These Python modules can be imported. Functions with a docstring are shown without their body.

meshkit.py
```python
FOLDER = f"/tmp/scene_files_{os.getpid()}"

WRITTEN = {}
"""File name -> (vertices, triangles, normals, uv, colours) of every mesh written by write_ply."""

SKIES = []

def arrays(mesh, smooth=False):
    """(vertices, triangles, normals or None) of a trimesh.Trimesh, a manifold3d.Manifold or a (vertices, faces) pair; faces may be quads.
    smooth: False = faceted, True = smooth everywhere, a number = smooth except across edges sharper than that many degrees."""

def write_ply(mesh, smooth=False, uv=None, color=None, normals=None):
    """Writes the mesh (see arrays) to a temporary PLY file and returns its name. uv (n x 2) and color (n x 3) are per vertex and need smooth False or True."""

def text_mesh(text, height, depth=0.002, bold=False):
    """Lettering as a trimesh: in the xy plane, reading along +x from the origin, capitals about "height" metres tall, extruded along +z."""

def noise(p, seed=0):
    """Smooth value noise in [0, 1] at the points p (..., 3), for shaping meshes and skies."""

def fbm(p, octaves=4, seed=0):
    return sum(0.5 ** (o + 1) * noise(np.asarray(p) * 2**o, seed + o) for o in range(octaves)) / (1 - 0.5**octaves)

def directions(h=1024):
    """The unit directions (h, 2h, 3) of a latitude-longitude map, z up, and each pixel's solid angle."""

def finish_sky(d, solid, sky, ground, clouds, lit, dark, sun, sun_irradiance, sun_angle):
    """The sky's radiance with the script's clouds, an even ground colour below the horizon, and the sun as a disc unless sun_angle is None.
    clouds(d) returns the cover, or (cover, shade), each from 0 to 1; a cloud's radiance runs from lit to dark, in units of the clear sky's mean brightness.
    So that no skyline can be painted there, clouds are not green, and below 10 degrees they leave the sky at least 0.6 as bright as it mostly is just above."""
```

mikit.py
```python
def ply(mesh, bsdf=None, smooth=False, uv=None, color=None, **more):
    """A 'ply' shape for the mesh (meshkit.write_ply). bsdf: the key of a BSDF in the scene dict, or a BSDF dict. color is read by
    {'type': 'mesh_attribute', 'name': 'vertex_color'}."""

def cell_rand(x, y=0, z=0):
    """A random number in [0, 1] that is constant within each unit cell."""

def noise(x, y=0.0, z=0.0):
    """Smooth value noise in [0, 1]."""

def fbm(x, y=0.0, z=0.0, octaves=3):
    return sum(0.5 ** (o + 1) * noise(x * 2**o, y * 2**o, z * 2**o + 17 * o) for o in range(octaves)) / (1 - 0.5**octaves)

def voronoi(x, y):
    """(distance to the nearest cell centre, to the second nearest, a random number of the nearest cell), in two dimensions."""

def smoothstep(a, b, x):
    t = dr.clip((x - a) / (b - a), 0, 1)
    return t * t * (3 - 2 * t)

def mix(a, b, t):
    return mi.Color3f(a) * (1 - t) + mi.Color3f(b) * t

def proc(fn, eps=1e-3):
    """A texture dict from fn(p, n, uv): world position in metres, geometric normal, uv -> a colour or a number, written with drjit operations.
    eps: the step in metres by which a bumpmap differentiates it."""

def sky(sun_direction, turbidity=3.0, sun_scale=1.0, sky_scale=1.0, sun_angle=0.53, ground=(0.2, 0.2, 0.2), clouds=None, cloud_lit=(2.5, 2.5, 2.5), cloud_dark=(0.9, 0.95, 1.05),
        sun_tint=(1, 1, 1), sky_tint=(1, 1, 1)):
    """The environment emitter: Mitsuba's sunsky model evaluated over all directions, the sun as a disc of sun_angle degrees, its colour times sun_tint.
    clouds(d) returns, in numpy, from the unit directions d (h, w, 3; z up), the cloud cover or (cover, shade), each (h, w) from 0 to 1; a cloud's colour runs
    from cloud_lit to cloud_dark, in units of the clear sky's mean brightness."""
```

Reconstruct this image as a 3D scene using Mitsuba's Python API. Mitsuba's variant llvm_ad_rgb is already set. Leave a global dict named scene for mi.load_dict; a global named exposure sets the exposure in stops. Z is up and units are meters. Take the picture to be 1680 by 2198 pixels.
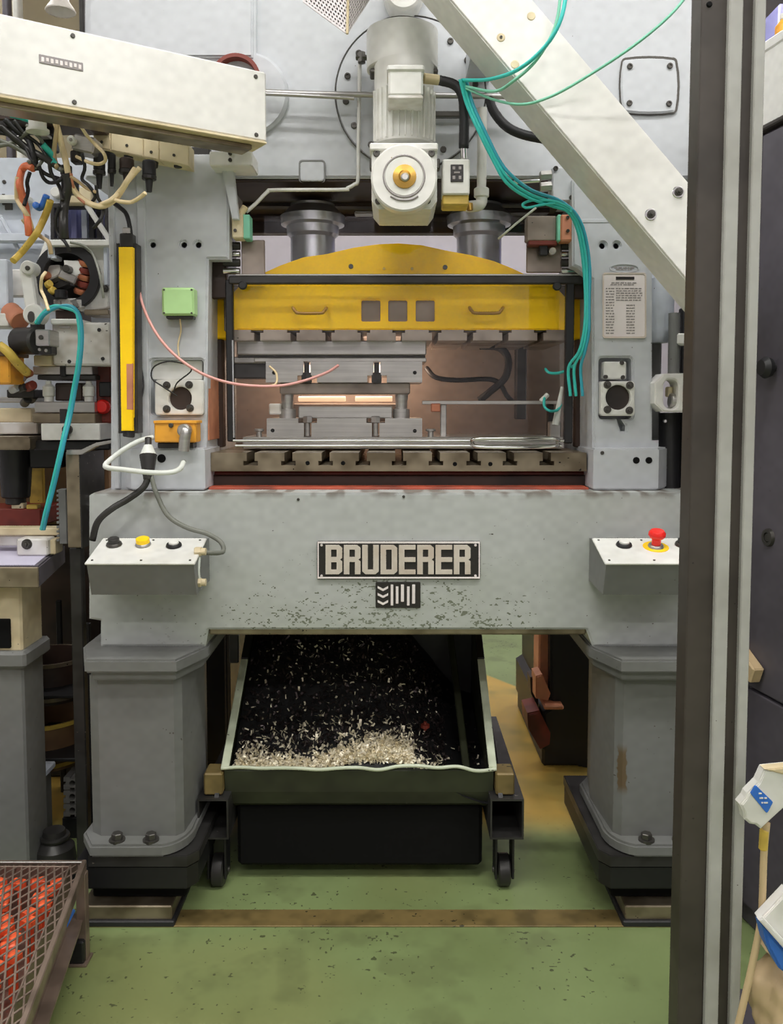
import math, random
import numpy as np, trimesh, manifold3d, shapely
import shapely.geometry as sg
from shapely import affinity
import mitsuba as mi, drjit as dr
import mikit, meshkit
from mikit import noise, fbm, voronoi, cell_rand, smoothstep, mix

random.seed(7); rng = np.random.default_rng(7)
T = mi.ScalarTransform4f
scene, labels = {}, {}

# ------------------------------------------------------------------ camera, light, exposure
F, PITCH, PROW, EYE = 1900.0, math.radians(4.0), 1003.0, 1.32      # focal length in pixels of a 1680 x 2198 frame, tilt down, row of the optical axis, eye height
exposure = 1.74
scene['camera'] = {'type': 'perspective', 'fov': math.degrees(2 * math.atan(840 / F)), 'fov_axis': 'x', 'near_clip': 0.05, 'far_clip': 60.0,
                   'principal_point_offset_x': 0.0, 'principal_point_offset_y': (1099.0 - PROW) / 2198.0,
                   'to_world': T().look_at(origin=[0, 0, EYE], target=[0, math.cos(PITCH), EYE - math.sin(PITCH)], up=[0, 0, 1])}
LAMP_POWER, LAMP_TINT = 15.0, (1.0, 0.985, 0.95)
LAMP_SPOTS = [(-0.7, 0.2), (-2.6, 0.9), (3.0, -1.45), (1.9, 0.9), (-0.9, -2.3), (0.9, -2.3), (0.3, 1.0), (-0.4, 4.9), (1.6, 4.9), (-2.6, 3.9), (3.0, 3.4)]      # ceiling battens, centre x and y
ROOM = dict(x0=-4.2, x1=4.2, y0=-3.2, y1=7.0, h=4.0)

def srgb(r, g, b):
    return [float(((v / 255 + 0.055) / 1.055) ** 2.4 if v > 10 else v / 255 / 12.92) for v in (r, g, b)]

# ------------------------------------------------------------------ measuring: a spot of the photograph at a known distance Y
def W(px, py, Y):
    u, v = (px - 840) / F, (py - PROW) / F
    d = np.array([u, math.cos(PITCH) - v * math.sin(PITCH), -math.sin(PITCH) - v * math.cos(PITCH)])
    return np.array([0, 0, EYE]) + d * (Y / d[1])
def X(px, Y, py=870): return float(W(px, py, Y)[0])
def Z(py, Y): return float(W(840, py, Y)[2])
def M(n, Y): return n * Y / F                                        # n pixels in metres at distance Y

# ------------------------------------------------------------------ mesh helpers
def cat(*ms):
    ms = [m for x in ms for m in (x if isinstance(x, (list, tuple)) else [x])]
    return trimesh.util.concatenate(ms) if len(ms) > 1 else ms[0]
def cb(x0, x1, y0, y1, z0, z1, b=0.003):
    """A box with chamfered edges."""
    b = min(b, 0.3 * min(x1 - x0, y1 - y0, z1 - z0))
    p = []
    for sx, X_ in ((1, x0), (-1, x1)):
        for sy, Y_ in ((1, y0), (-1, y1)):
            for sz, Z_ in ((1, z0), (-1, z1)):
                p += [(X_, Y_ + sy * b, Z_ + sz * b), (X_ + sx * b, Y_, Z_ + sz * b), (X_ + sx * b, Y_ + sy * b, Z_)]
    m = manifold3d.Manifold.hull_points(np.array(p)).to_mesh()
    return trimesh.Trimesh(np.array(m.vert_properties[:, :3]), np.array(m.tri_verts), process=False)
def bx(px0, py0, px1, py1, Y, d, b=0.003):
    """A chamfered box whose front, at distance Y, fills this rectangle of the photograph; d deep."""
    return cb(X(px0, Y, (py0 + py1) / 2), X(px1, Y, (py0 + py1) / 2), Y, Y + d, Z(py1, Y), Z(py0, Y), b)
def ext(poly, y0, y1):
    """Extrudes a polygon of (x, z) from y0 to y1."""
    ms = []
    for g in getattr(poly, 'geoms', [poly]):
        m = trimesh.creation.extrude_polygon(g, y1 - y0, engine='earcut')
        v = m.vertices
        ms.append(trimesh.Trimesh(np.c_[v[:, 0], y1 - v[:, 2], v[:, 1]], m.faces, process=False))
    return cat(ms)
def wpoly(poly, Y):
    pts = lambda c: [tuple(W(x, y, Y)[[0, 2]]) for x, y in c]
    if hasattr(poly, 'geoms'): return shapely.union_all([wpoly(g, Y) for g in poly.geoms])
    if not isinstance(poly, sg.Polygon): poly = sg.Polygon(poly)
    return sg.Polygon(pts(poly.exterior.coords), [pts(h.coords) for h in poly.interiors]).buffer(0)
def pl(poly, Y, d, b=0.0):
    """A plate cut to an outline of the photograph at distance Y, d deep, its front edge chamfered by b."""
    P = wpoly(poly, Y)
    if d is None:                                                    # a single sheet
        v, f = trimesh.creation.triangulate_polygon(P, engine='earcut')
        return trimesh.Trimesh(np.c_[v[:, 0], np.full(len(v), Y), v[:, 1]], f, process=False)
    if not b: return ext(P, Y, Y + d)
    return cat(ext(P, Y + b, Y + d), ext(P.buffer(-b * 0.6), Y + b * 0.4, Y + b), ext(P.buffer(-b), Y, Y + b * 0.4))
def rr(x0, y0, x1, y1, r):
    return sg.box(x0 + r, y0 + r, x1 - r, y1 - r).buffer(r, 6)
def oval(cx, cy, rx, ry=None, n=40):
    a = np.linspace(0, 2 * np.pi, n, endpoint=False)
    return sg.Polygon(np.c_[cx + rx * np.cos(a), cy + (ry or rx) * np.sin(a)])
def frame_of(a):
    a = a / np.linalg.norm(a)
    s = np.cross(a, [0, 0, 1.0] if abs(a[2]) < 0.9 else [1.0, 0, 0]); s /= np.linalg.norm(s)
    return s, np.cross(s, a), a
def lathe(prof, c, axis=(0, 0, 1), n=32):
    """Revolves (radius, along) pairs round the axis through c."""
    s, t, a = frame_of(np.asarray(axis, float)); prof = np.asarray(prof, float)
    ang = np.arange(n) * 2 * np.pi / n
    ring = np.cos(ang)[:, None] * s + np.sin(ang)[:, None] * t
    v = np.asarray(c, float) + prof[:, None, :1] * ring[None] + prof[:, None, 1:] * a
    k, f = len(prof), []
    i, j = np.meshgrid(np.arange(k - 1), np.arange(n), indexing='ij'); q = (j + 1) % n
    A, B, C, D = i * n + j, i * n + q, (i + 1) * n + q, (i + 1) * n + j
    f = np.vstack([np.stack([A, B, C], -1).reshape(-1, 3), np.stack([A, C, D], -1).reshape(-1, 3)])
    m = trimesh.Trimesh(v.reshape(-1, 3), f, process=False)
    m.merge_vertices(); m.update_faces(m.nondegenerate_faces()); m.fix_normals()
    return m
def cyl(p0, p1, r, r1=None, n=24, b=0.0):
    p0, p1 = np.asarray(p0, float), np.asarray(p1, float); L = np.linalg.norm(p1 - p0); r1 = r if r1 is None else r1
    b = min(b, r * 0.4, r1 * 0.4, L * 0.4)
    prof = [(0, 0), (r - b, 0), (r, b), (r1, L - b), (r1 - b, L), (0, L)] if b else [(0, 0), (r, 0), (r1, L), (0, L)]
    return lathe(prof, p0, p1 - p0, n)
def disc(px, py, r, Y, d, n=28, b=0.0015):
    """A round facing the camera: its front at distance Y, r pixels across half."""
    c = W(px, py, Y)
    return cyl(c, c + [0, d, 0], M(r, Y), n=n, b=b)
def ring(px, py, r0, r1, Y, d, n=36):
    c = W(px, py, Y); a, b = M(r0, Y), M(r1, Y)
    return lathe([(a, 0), (b - .0015, 0), (b, .0015), (b, d), (a, d), (a, 0)], c, (0, 1, 0), n)
def spline(pts, k=8):
    p = np.asarray(pts, float)
    if len(p) < 3: return p
    q = np.vstack([2 * p[0] - p[1], p, 2 * p[-1] - p[-2]]); out = []
    for i in range(1, len(q) - 2):
        t = np.linspace(0, 1, k, endpoint=False)[:, None]
        out.append(0.5 * (2 * q[i] + (q[i + 1] - q[i - 1]) * t + (2 * q[i - 1] - 5 * q[i] + 4 * q[i + 1] - q[i + 2]) * t ** 2 + (3 * q[i] - q[i - 1] - 3 * q[i + 1] + q[i + 2]) * t ** 3))
    return np.vstack(out + [p[-1:]])
def tube(pts, r, n=8, k=8, smooth=True):
    """A round cable or pipe along the points."""
    p = spline(pts, k) if smooth else np.asarray(pts, float)
    t = np.gradient(p, axis=0); t /= np.linalg.norm(t, axis=1, keepdims=True) + 1e-12
    s = frame_of(t[0])[0]; ss = []
    for i in range(len(p)):
        s = s - t[i] * (s @ t[i]); s /= np.linalg.norm(s); ss.append(s)
    ss = np.array(ss); bb = np.cross(t, ss); a = np.arange(n) * 2 * np.pi / n
    v = (p[:, None] + r * (np.cos(a)[None, :, None] * ss[:, None] + np.sin(a)[None, :, None] * bb[:, None])).reshape(-1, 3)
    m = len(p); i, j = np.meshgrid(np.arange(m - 1), np.arange(n), indexing='ij'); q = (j + 1) % n
    A, B, C, D = i * n + j, i * n + q, (i + 1) * n + q, (i + 1) * n + j
    f = np.vstack([np.stack([A, B, C], -1).reshape(-1, 3), np.stack([A, C, D], -1).reshape(-1, 3)])
    v = np.vstack([v, p[:1], p[-1:]]); e = np.arange(n)
    f = np.vstack([f, np.stack([np.full(n, m * n), (e + 1) % n, e], -1), np.stack([np.full(n, m * n + 1), (m - 1) * n + e, (m - 1) * n + (e + 1) % n], -1)])
    return trimesh.Trimesh(v, f, process=False)
def wt(pts, r, n=8, k=8):
    """tube through (px, py, Y) triples, r in metres"""
    return tube([W(*q) for q in pts], r, n, k)
def bar(p0, p1, w, h, b=0.002, up=(0, 0, 1)):
    """A rectangular bar from p0 to p1: w across, h along up."""
    p0, p1 = np.asarray(p0, float), np.asarray(p1, float); a = p1 - p0; L = np.linalg.norm(a); a /= L
    s = np.cross(a, np.asarray(up, float)); s /= np.linalg.norm(s); t = np.cross(s, a)
    m = cb(-w / 2, w / 2, 0, L, -h / 2, h / 2, b)
    m.vertices = p0 + m.vertices[:, :1] * s + m.vertices[:, 1:2] * a + m.vertices[:, 2:] * t
    return m
def prism(plan, z0, z1, b=0.0):
    """Extrudes a plan outline of (x, y) from z0 to z1."""
    P = sg.Polygon(plan) if not isinstance(plan, sg.Polygon) else plan
    def one(P, a, c):
        m = trimesh.creation.extrude_polygon(P, c - a, engine='earcut'); m.apply_translation([0, 0, a]); return m
    if not b: return one(P, z0, z1)
    return cat(one(P.buffer(-b), z0, z0 + b), one(P, z0 + b, z1 - b), one(P.buffer(-b), z1 - b, z1))
def turn(m, angle, axis, c):
    m = m.copy(); m.apply_transform(trimesh.transformations.rotation_matrix(math.radians(angle), axis, c)); return m
def words(text, px0, py0, px1, py1, Y, d=0.002, bold=True):
    """Raised lettering filling this rectangle, its face at distance Y."""
    m = meshkit.text_mesh(text, 0.1, 0.01, bold); v = m.vertices; lo, hi = v.min(0), v.max(0)
    a, b = W(px0, py1, Y), W(px1, py0, Y)
    u = (v - lo) / (hi - lo)
    return trimesh.Trimesh(np.c_[a[0] + u[:, 0] * (b[0] - a[0]), Y + d - u[:, 2] * d, a[2] + u[:, 1] * (b[2] - a[2])], m.faces, process=False)

def block_letter(ch, px0, py0, px1, py1, Y, d):
    """A heavy condensed capital with chamfered corners, as on the name plate."""
    s, k = .34, .2
    B = sg.box(0, 0, 1, 2.0); cut = lambda P, q: P.difference(sg.Polygon(q))
    if ch == 'B':
        P = B.difference(sg.box(s, .32, 1 - s, .82)).difference(sg.box(s, 1.18, 1 - s, 1.68))
        for q in ([(1, 0), (1 - k, 0), (1, k)], [(1, 2), (1 - k, 2), (1, 2 - k)], [(1, 1.12), (1 - .13, 1), (1, .88)]): P = cut(P, q)
    elif ch == 'R':
        P = B.difference(sg.box(s, 1.18, 1 - s, 1.68)).difference(sg.box(s, 0, 1 - s, .84))
        for q in ([(1, 2), (1 - k, 2), (1, 2 - k)], [(1, 1.12), (1 - .13, 1), (1, .88)]): P = cut(P, q)
    elif ch == 'U':
        P = B.difference(sg.box(s, .32, 1 - s, 2))
        for q in ([(1, 0), (1 - k, 0), (1, k)], [(0, 0), (k, 0), (0, k)]): P = cut(P, q)
    elif ch == 'D':
        P = B.difference(sg.box(s, .32, 1 - s, 1.68))
        for q in ([(1, 0), (1 - k, 0), (1, k)], [(1, 2), (1 - k, 2), (1, 2 - k)]): P = cut(P, q)
    else:
        P = B.difference(sg.box(s, .32, 1, .84)).difference(sg.box(s, 1.16, 1, 1.68))
    return pl(affinity.affine_transform(P, [px1 - px0, 0, 0, -(py1 - py0) / 2, px0, py1]), Y, d, .0008)

# ------------------------------------------------------------------ entries of the scene: things, parts, sub-parts
used = set()
def key_of(name):
    k, i = name, 0
    while k in used:
        i += 1; k = f'{name}_{i:03d}'
    used.add(k); return k
def thing(name, label, cat_, group=None):
    k = key_of(name); labels[k] = {'label': label, 'category': cat_}
    if group: labels[k]['group'] = group
    return k
def ob(name, mesh, mat, parent=None, smooth=False, label=None, cat_=None, group=None, kind=None, **more):
    k = key_of((parent + '__' + name) if parent else name)
    scene[k] = mikit.ply(mesh, mat, smooth=smooth, **more)
    d = {n: v for n, v in (('label', label), ('category', cat_), ('group', group), ('kind', kind)) if v}
    if d: labels[k] = d
    return k
def cable(name, pts, r, mat, label, cat_='cable', group=None, n=8):
    return ob(name, wt(pts, r, n), mat, smooth=True, label=label, cat_=cat_, group=group)
def bolts(spots, r, Y, parent, mat='bolt_steel', d=0.006, name='bolt', inner=True):
    """Socket screws: each a head of its own."""
    for x, y in spots:
        c = W(x, y, Y); R = M(r, Y)
        prof = [(0, .45 * d), (R * .5, .45 * d), (R * .5, 0), (R * .85, 0), (R, d * .25), (R, d + .002), (0, d + .002)]
        ob(name, lathe(prof, c - [0, d, 0], (0, 1, 0), 14), mat, parent, smooth=35)
def hexbolt(x, y, r, Y, parent, mat='bolt_steel', d=0.012):
    c = W(x, y, Y); R = M(r, Y)
    ob('bolt', cat(cyl(c - [0, .003, 0], c + [0, .001, 0], R * 1.25, n=20), cyl(c - [0, d, 0], c, R, n=6, b=.001), cyl(c - [0, d + .006, 0], c, R * .5, n=12, b=.001)), mat, parent)

# ------------------------------------------------------------------ materials
def mat(name, color, rough=0.5, metal=0.0, spec=0.5, bump=None, coat=0.0):
    color = mikit.proc(color) if callable(color) else {'type': 'rgb', 'value': list(color)}
    d = {'type': 'principled', 'base_color': color, 'roughness': rough, 'metallic': metal, 'specular': spec}
    if coat: d['clearcoat'] = coat; d['clearcoat_gloss'] = 0.8
    d = {'type': 'twosided', 'b': d}
    scene[name] = d; return name

def painted(c, dirt, grime=0.5, scale=9.0, chips=0.0, chip=srgb(70, 66, 60)):
    c, dirt, chip = mi.ScalarColor3f(c), mi.ScalarColor3f(dirt), mi.ScalarColor3f(chip)
    def f(p, n, uv):
        a = fbm(p.x * scale, p.y * scale, p.z * scale, 3)
        k = mix(c, dirt, grime * smoothstep(0.35, 0.8, a))
        if chips:
            k = k * (0.94 + 0.12 * noise(p.x * 60, p.y * 60, p.z * 60))
            s = noise(p.x * 95, p.y * 95, p.z * 95) * 0.7 + 0.3 * noise(p.x * 240, p.y * 240, p.z * 240)
            k = mix(k, chip, smoothstep(0.9 - chips, 0.93 - chips, s * (0.8 + 0.3 * fbm(p.x * 6, p.y * 6, p.z * 6 + 31, 2))))
        return k
    return f
def bed_paint():
    c, d, g = srgb(170, 173, 171), srgb(152, 156, 147), srgb(62, 66, 42)
    base = painted(c, d, .35, 4.0, .05)
    def f(p, n, uv):
        k = base(p, n, uv)
        low = smoothstep(0.98, 0.74, p.z) * smoothstep(0.62, 0.2, dr.abs(p.x + 0.05))           # oil and green coolant splashes along the lower edge
        s = noise(p.x * 110, p.y * 40, p.z * 130) * .55 + .45 * noise(p.x * 260, 0, p.z * 290)
        k = mix(k, g, 0.85 * smoothstep(0.82 - 0.26 * low * low, 0.90 - 0.22 * low * low, s * (.7 + .6 * fbm(p.x * 12, 3, p.z * 14, 2))) * dr.minimum(1.0, low * 2.2))
        k = mix(k, srgb(150, 158, 140), .5 * low * fbm(p.x * 9, 0, p.z * 11, 3))
        top = smoothstep(1.085, 1.105, p.z + .014 * fbm(p.x * 26, 0, 0, 3))                    # worn upper edge
        return mix(k, srgb(92, 78, 66), .7 * top * smoothstep(.35, .6, noise(p.x * 45, p.y * 9, p.z * 45)))
    return f
def stand_coat():
    base = painted(srgb(112, 113, 112), srgb(98, 99, 94), .6, 5.0, .05)
    def f(p, n, uv):
        w = .006 + .012 * fbm(p.x * 20, 3, p.z * 55, 3)                                       # rust where the corner's paint has chipped off
        r = smoothstep(w, w * .7, dr.abs(p.x - .584)) * smoothstep(.33, .36, p.z) * smoothstep(.47, .44, p.z) * smoothstep(2.23, 2.20, p.y)
        return mix(base(p, n, uv), srgb(92, 74, 48), .9 * r)
    return f
def floor_paint(p, n, uv):
    a = fbm(p.x * 2.2, p.y * 2.2, 0, 4)
    k = mix(srgb(126, 142, 94), srgb(114, 128, 82), smoothstep(.3, .75, a))
    k = mix(k, srgb(140, 132, 80), .3 * smoothstep(.55, .8, fbm(p.x * 1.3 + 9, p.y * 1.7, 3, 3)))
    s = noise(p.x * 75, p.y * 75, 2) * .6 + .4 * noise(p.x * 190, p.y * 190, 5)
    k = mix(k, srgb(62, 66, 44), .8 * smoothstep(.76, .84, s * (.75 + .4 * fbm(p.x * 5, p.y * 5, 8, 2))))
    k = mix(k, srgb(92, 98, 64), .4 * smoothstep(.55, .8, fbm(p.x * 9, p.y * 9, 1, 4)))
    # the yellow walkway behind the press
    e = .05 * (fbm(p.x * 5, p.y * 5, 4, 3) - .5)
    lane = smoothstep(2.60, 2.80, p.y + e) * smoothstep(4.29, 4.25, p.y + 1.47 * (p.x - .46) + .3 * e) * smoothstep(-2.0, -1.9, p.x)
    return mix(k, mix(srgb(196, 158, 74), srgb(160, 136, 70), smoothstep(.4, .8, fbm(p.x * 6, p.y * 6, 6, 3))), .9 * lane)
def brushed(c, amount=.25, sx=6, sy=6, sz=160):
    c = mi.ScalarColor3f(c)
    return lambda p, n, uv: mi.Color3f(c) * (1 - amount + 2 * amount * fbm(p.x * sx, p.y * sy, p.z * sz, 3)) * (.85 + .3 * fbm(p.x * 14, p.y * 14, p.z * 14, 3))

mat('press_paint', painted(srgb(187, 190, 194), srgb(176, 179, 182), .4, 3.5, .03), .42)
mat('bed_paint', bed_paint(), .45)
mat('stand_paint', stand_coat(), .5)
mat('cream_paint', painted(srgb(218, 217, 212), srgb(206, 203, 195), .3, 3.0, .015, srgb(150, 128, 90)), .27, coat=.4)
mat('white_paint', painted(srgb(216, 216, 211), srgb(198, 196, 186), .5, 14.0, .03), .4)
mat('beige_paint', painted(srgb(214, 200, 166), srgb(166, 146, 106), .6, 12.0, .06), .5)
mat('dirty_white', painted(srgb(216, 214, 210), srgb(160, 150, 134), .8, 16.0, .1), .45)
mat('grey_panel', painted(srgb(196, 202, 212), srgb(168, 174, 182), .5, 5.0, .02), .45)
mat('yellow_paint', painted(srgb(255, 206, 0), srgb(250, 192, 0), .5, 5.0, .0), .45, spec=.25)
mat('curtain_yellow', srgb(252, 208, 10), .35)
mat('orange_paint', painted(srgb(226, 160, 52), srgb(180, 118, 40), .5, 20.0, .06), .45)
mat('green_plastic', painted(srgb(172, 210, 146), srgb(160, 198, 132), .4, 20.0, .0), .4)
mat('machined_steel', brushed(srgb(188, 186, 182), .18), .34, .85)
mat('oily_steel', painted(srgb(150, 138, 118), srgb(92, 80, 62), .8, 16.0, .08, srgb(40, 34, 28)), .32, .6)
mat('rust_orange', painted(srgb(170, 78, 56), srgb(90, 46, 36), .8, 14.0, .05), .5)
mat('handle_shaded', srgb(150, 108, 18), .4)  # cover yellow darkened, shading put into the colour
mat('polished_steel', srgb(206, 208, 212), .27, .9)
mat('chrome', srgb(226, 226, 224), .1, 1.0)
mat('bolt_steel', srgb(84, 82, 78), .35, .7)
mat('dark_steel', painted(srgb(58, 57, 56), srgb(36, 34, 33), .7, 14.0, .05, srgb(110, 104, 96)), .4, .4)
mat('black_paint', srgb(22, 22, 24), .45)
mat('black_rubber', srgb(30, 30, 32), .55)
mat('hole_black', srgb(8, 8, 8), .85, spec=.2)
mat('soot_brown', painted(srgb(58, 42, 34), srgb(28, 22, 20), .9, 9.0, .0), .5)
mat('red_oxide', painted(srgb(120, 46, 34), srgb(60, 28, 24), .8, 12.0, .05), .5)
mat('red_paint', srgb(196, 36, 28), .4)
mat('bright_red', srgb(232, 40, 34), .3)
mat('copper', srgb(196, 124, 92), .35, .8)
mat('brass', srgb(200, 160, 82), .28, .9)
mat('gold_yellow', painted(srgb(214, 184, 84), srgb(160, 130, 60), .6, 25.0, .05), .45)
mat('ram_steel', painted(srgb(158, 146, 136), srgb(110, 96, 86), .8, 12.0, .06), .34, .4)
mat('back_panel', painted(srgb(142, 128, 118), srgb(108, 96, 88), .6, 6.0, .03), .55)
mat('teal_hose', srgb(60, 196, 188), .35)
mat('cyan_hose', srgb(58, 168, 190), .35)
mat('pale_green_hose', srgb(126, 200, 172), .4)
mat('cream_cable', srgb(226, 206, 164), .45)
mat('grey_cable', srgb(112, 114, 106), .5)
mat('white_hose', srgb(214, 218, 212), .45)
mat('pink_hose', srgb(226, 166, 160), .4)
mat('orange_cable', srgb(222, 120, 82), .45)
mat('post_steel', painted(srgb(64, 58, 53), srgb(46, 41, 37), .8, 7.0, .05, srgb(36, 32, 30)), .5, .1)
mat('edge_white', painted(srgb(162, 162, 157), srgb(140, 138, 131), .5, 7.0, .02), .5)
mat('cabinet_grey', painted(srgb(84, 80, 88), srgb(66, 62, 68), .6, 5.0, .03), .55)
mat('wall_paint', srgb(186, 180, 188), .8)
mat('ceiling_paint', srgb(150, 148, 144), .9)
mat('floor_green', floor_paint, .36)
mat('strip_metal', painted(srgb(126, 108, 66), srgb(88, 76, 44), .8, 20.0, .12, srgb(60, 54, 34)), .5, .2)
mat('trolley_green', painted(srgb(50, 54, 38), srgb(32, 32, 26), .8, 9.0, .06), .45)
mat('rim_pale', painted(srgb(206, 214, 190), srgb(170, 176, 150), .6, 20.0, .08), .4)
mat('scrap_lit', srgb(226, 218, 194), .35, .35)  # scrap metal with the light on it put into a pale colour
mat('scrap_shaded', srgb(62, 54, 54), .28, .7)  # same scrap with the shade under the bed put into the colour
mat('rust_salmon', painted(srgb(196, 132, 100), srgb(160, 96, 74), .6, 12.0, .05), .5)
mat('tan_cable', srgb(196, 172, 134), .5)
mat('label_blue', srgb(48, 104, 190), .4)
mat('plate_silver', srgb(222, 214, 212), .45, .0)
mat('plate_black', srgb(34, 31, 30), .4)
mat('print_grey', srgb(140, 134, 134), .5)
mat('letter_silver', painted(srgb(214, 204, 194), srgb(196, 176, 160), .5, 20.0), .35, .3)
mat('hot_orange', painted(srgb(255, 112, 66), srgb(214, 84, 50), .6, 14.0), .4)
mat('grating_steel', painted(srgb(140, 122, 110), srgb(96, 82, 72), .7, 20.0), .4, .5)
mat('mesh_light', srgb(196, 190, 190), .45, .3)
mat('wood_drum', painted(srgb(120, 92, 60), srgb(74, 54, 38), .8, 9.0), .6)
mat('lampshade', srgb(214, 208, 200), .5)
mat('olive_wall', srgb(150, 138, 112), .7)
mat('lavender_sheet', srgb(190, 186, 206), .5)
mat('violet_panel', srgb(118, 118, 160), .5)
scene['pane_clear'] = {'type': 'thindielectric', 'int_ior': 1.3}

# ------------------------------------------------------------------ the room
R = ROOM; wth = 0.12
ob('floor', cb(R['x0'], R['x1'], R['y0'], R['y1'], -0.1, 0, .001), 'floor_green', kind='structure', label='green painted workshop floor with a yellow walkway')
ob('ceiling', cb(R['x0'], R['x1'], R['y0'], R['y1'], R['h'], R['h'] + .1, .001), 'ceiling_paint', kind='structure')
ob('wall_back', cb(R['x0'], R['x1'], R['y1'], R['y1'] + wth, 0, R['h'], .001), 'wall_paint', kind='structure')
ob('wall_front', cb(R['x0'], R['x1'], R['y0'] - wth, R['y0'], 0, R['h'], .001), 'wall_paint', kind='structure')
ob('wall_left', cb(R['x0'] - wth, R['x0'], R['y0'], R['y1'], 0, R['h'], .001), 'wall_paint', kind='structure')
ob('wall_right', cb(R['x1'], R['x1'] + wth, R['y0'], R['y1'], 0, R['h'], .001), 'wall_paint', kind='structure')
for x, y in LAMP_SPOTS:
    t = thing('ceiling_lamp', 'white batten lamp mounted on the workshop ceiling', 'lamp', 'ceiling lamps')
    ob('housing', cb(x - .7, x + .7, y - .11, y + .11, 3.93, 4.0, .01), 'white_paint', t)
    k = ob('tube', cb(x - .66, x + .66, y - .085, y + .085, 3.905, 3.93, .004), 'white_paint', t)
    scene[k]['emitter'] = {'type': 'area', 'radiance': {'type': 'rgb', 'value': [LAMP_POWER * c for c in LAMP_TINT]}}
ob('drain_cover', cb(X(150, 2.2), X(1560, 2.2), 2.157, 2.231, 0, .004, .0015), 'strip_metal', label='long flat steel cover strip let into the green floor before the press feet', cat_='floor strip')

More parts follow.
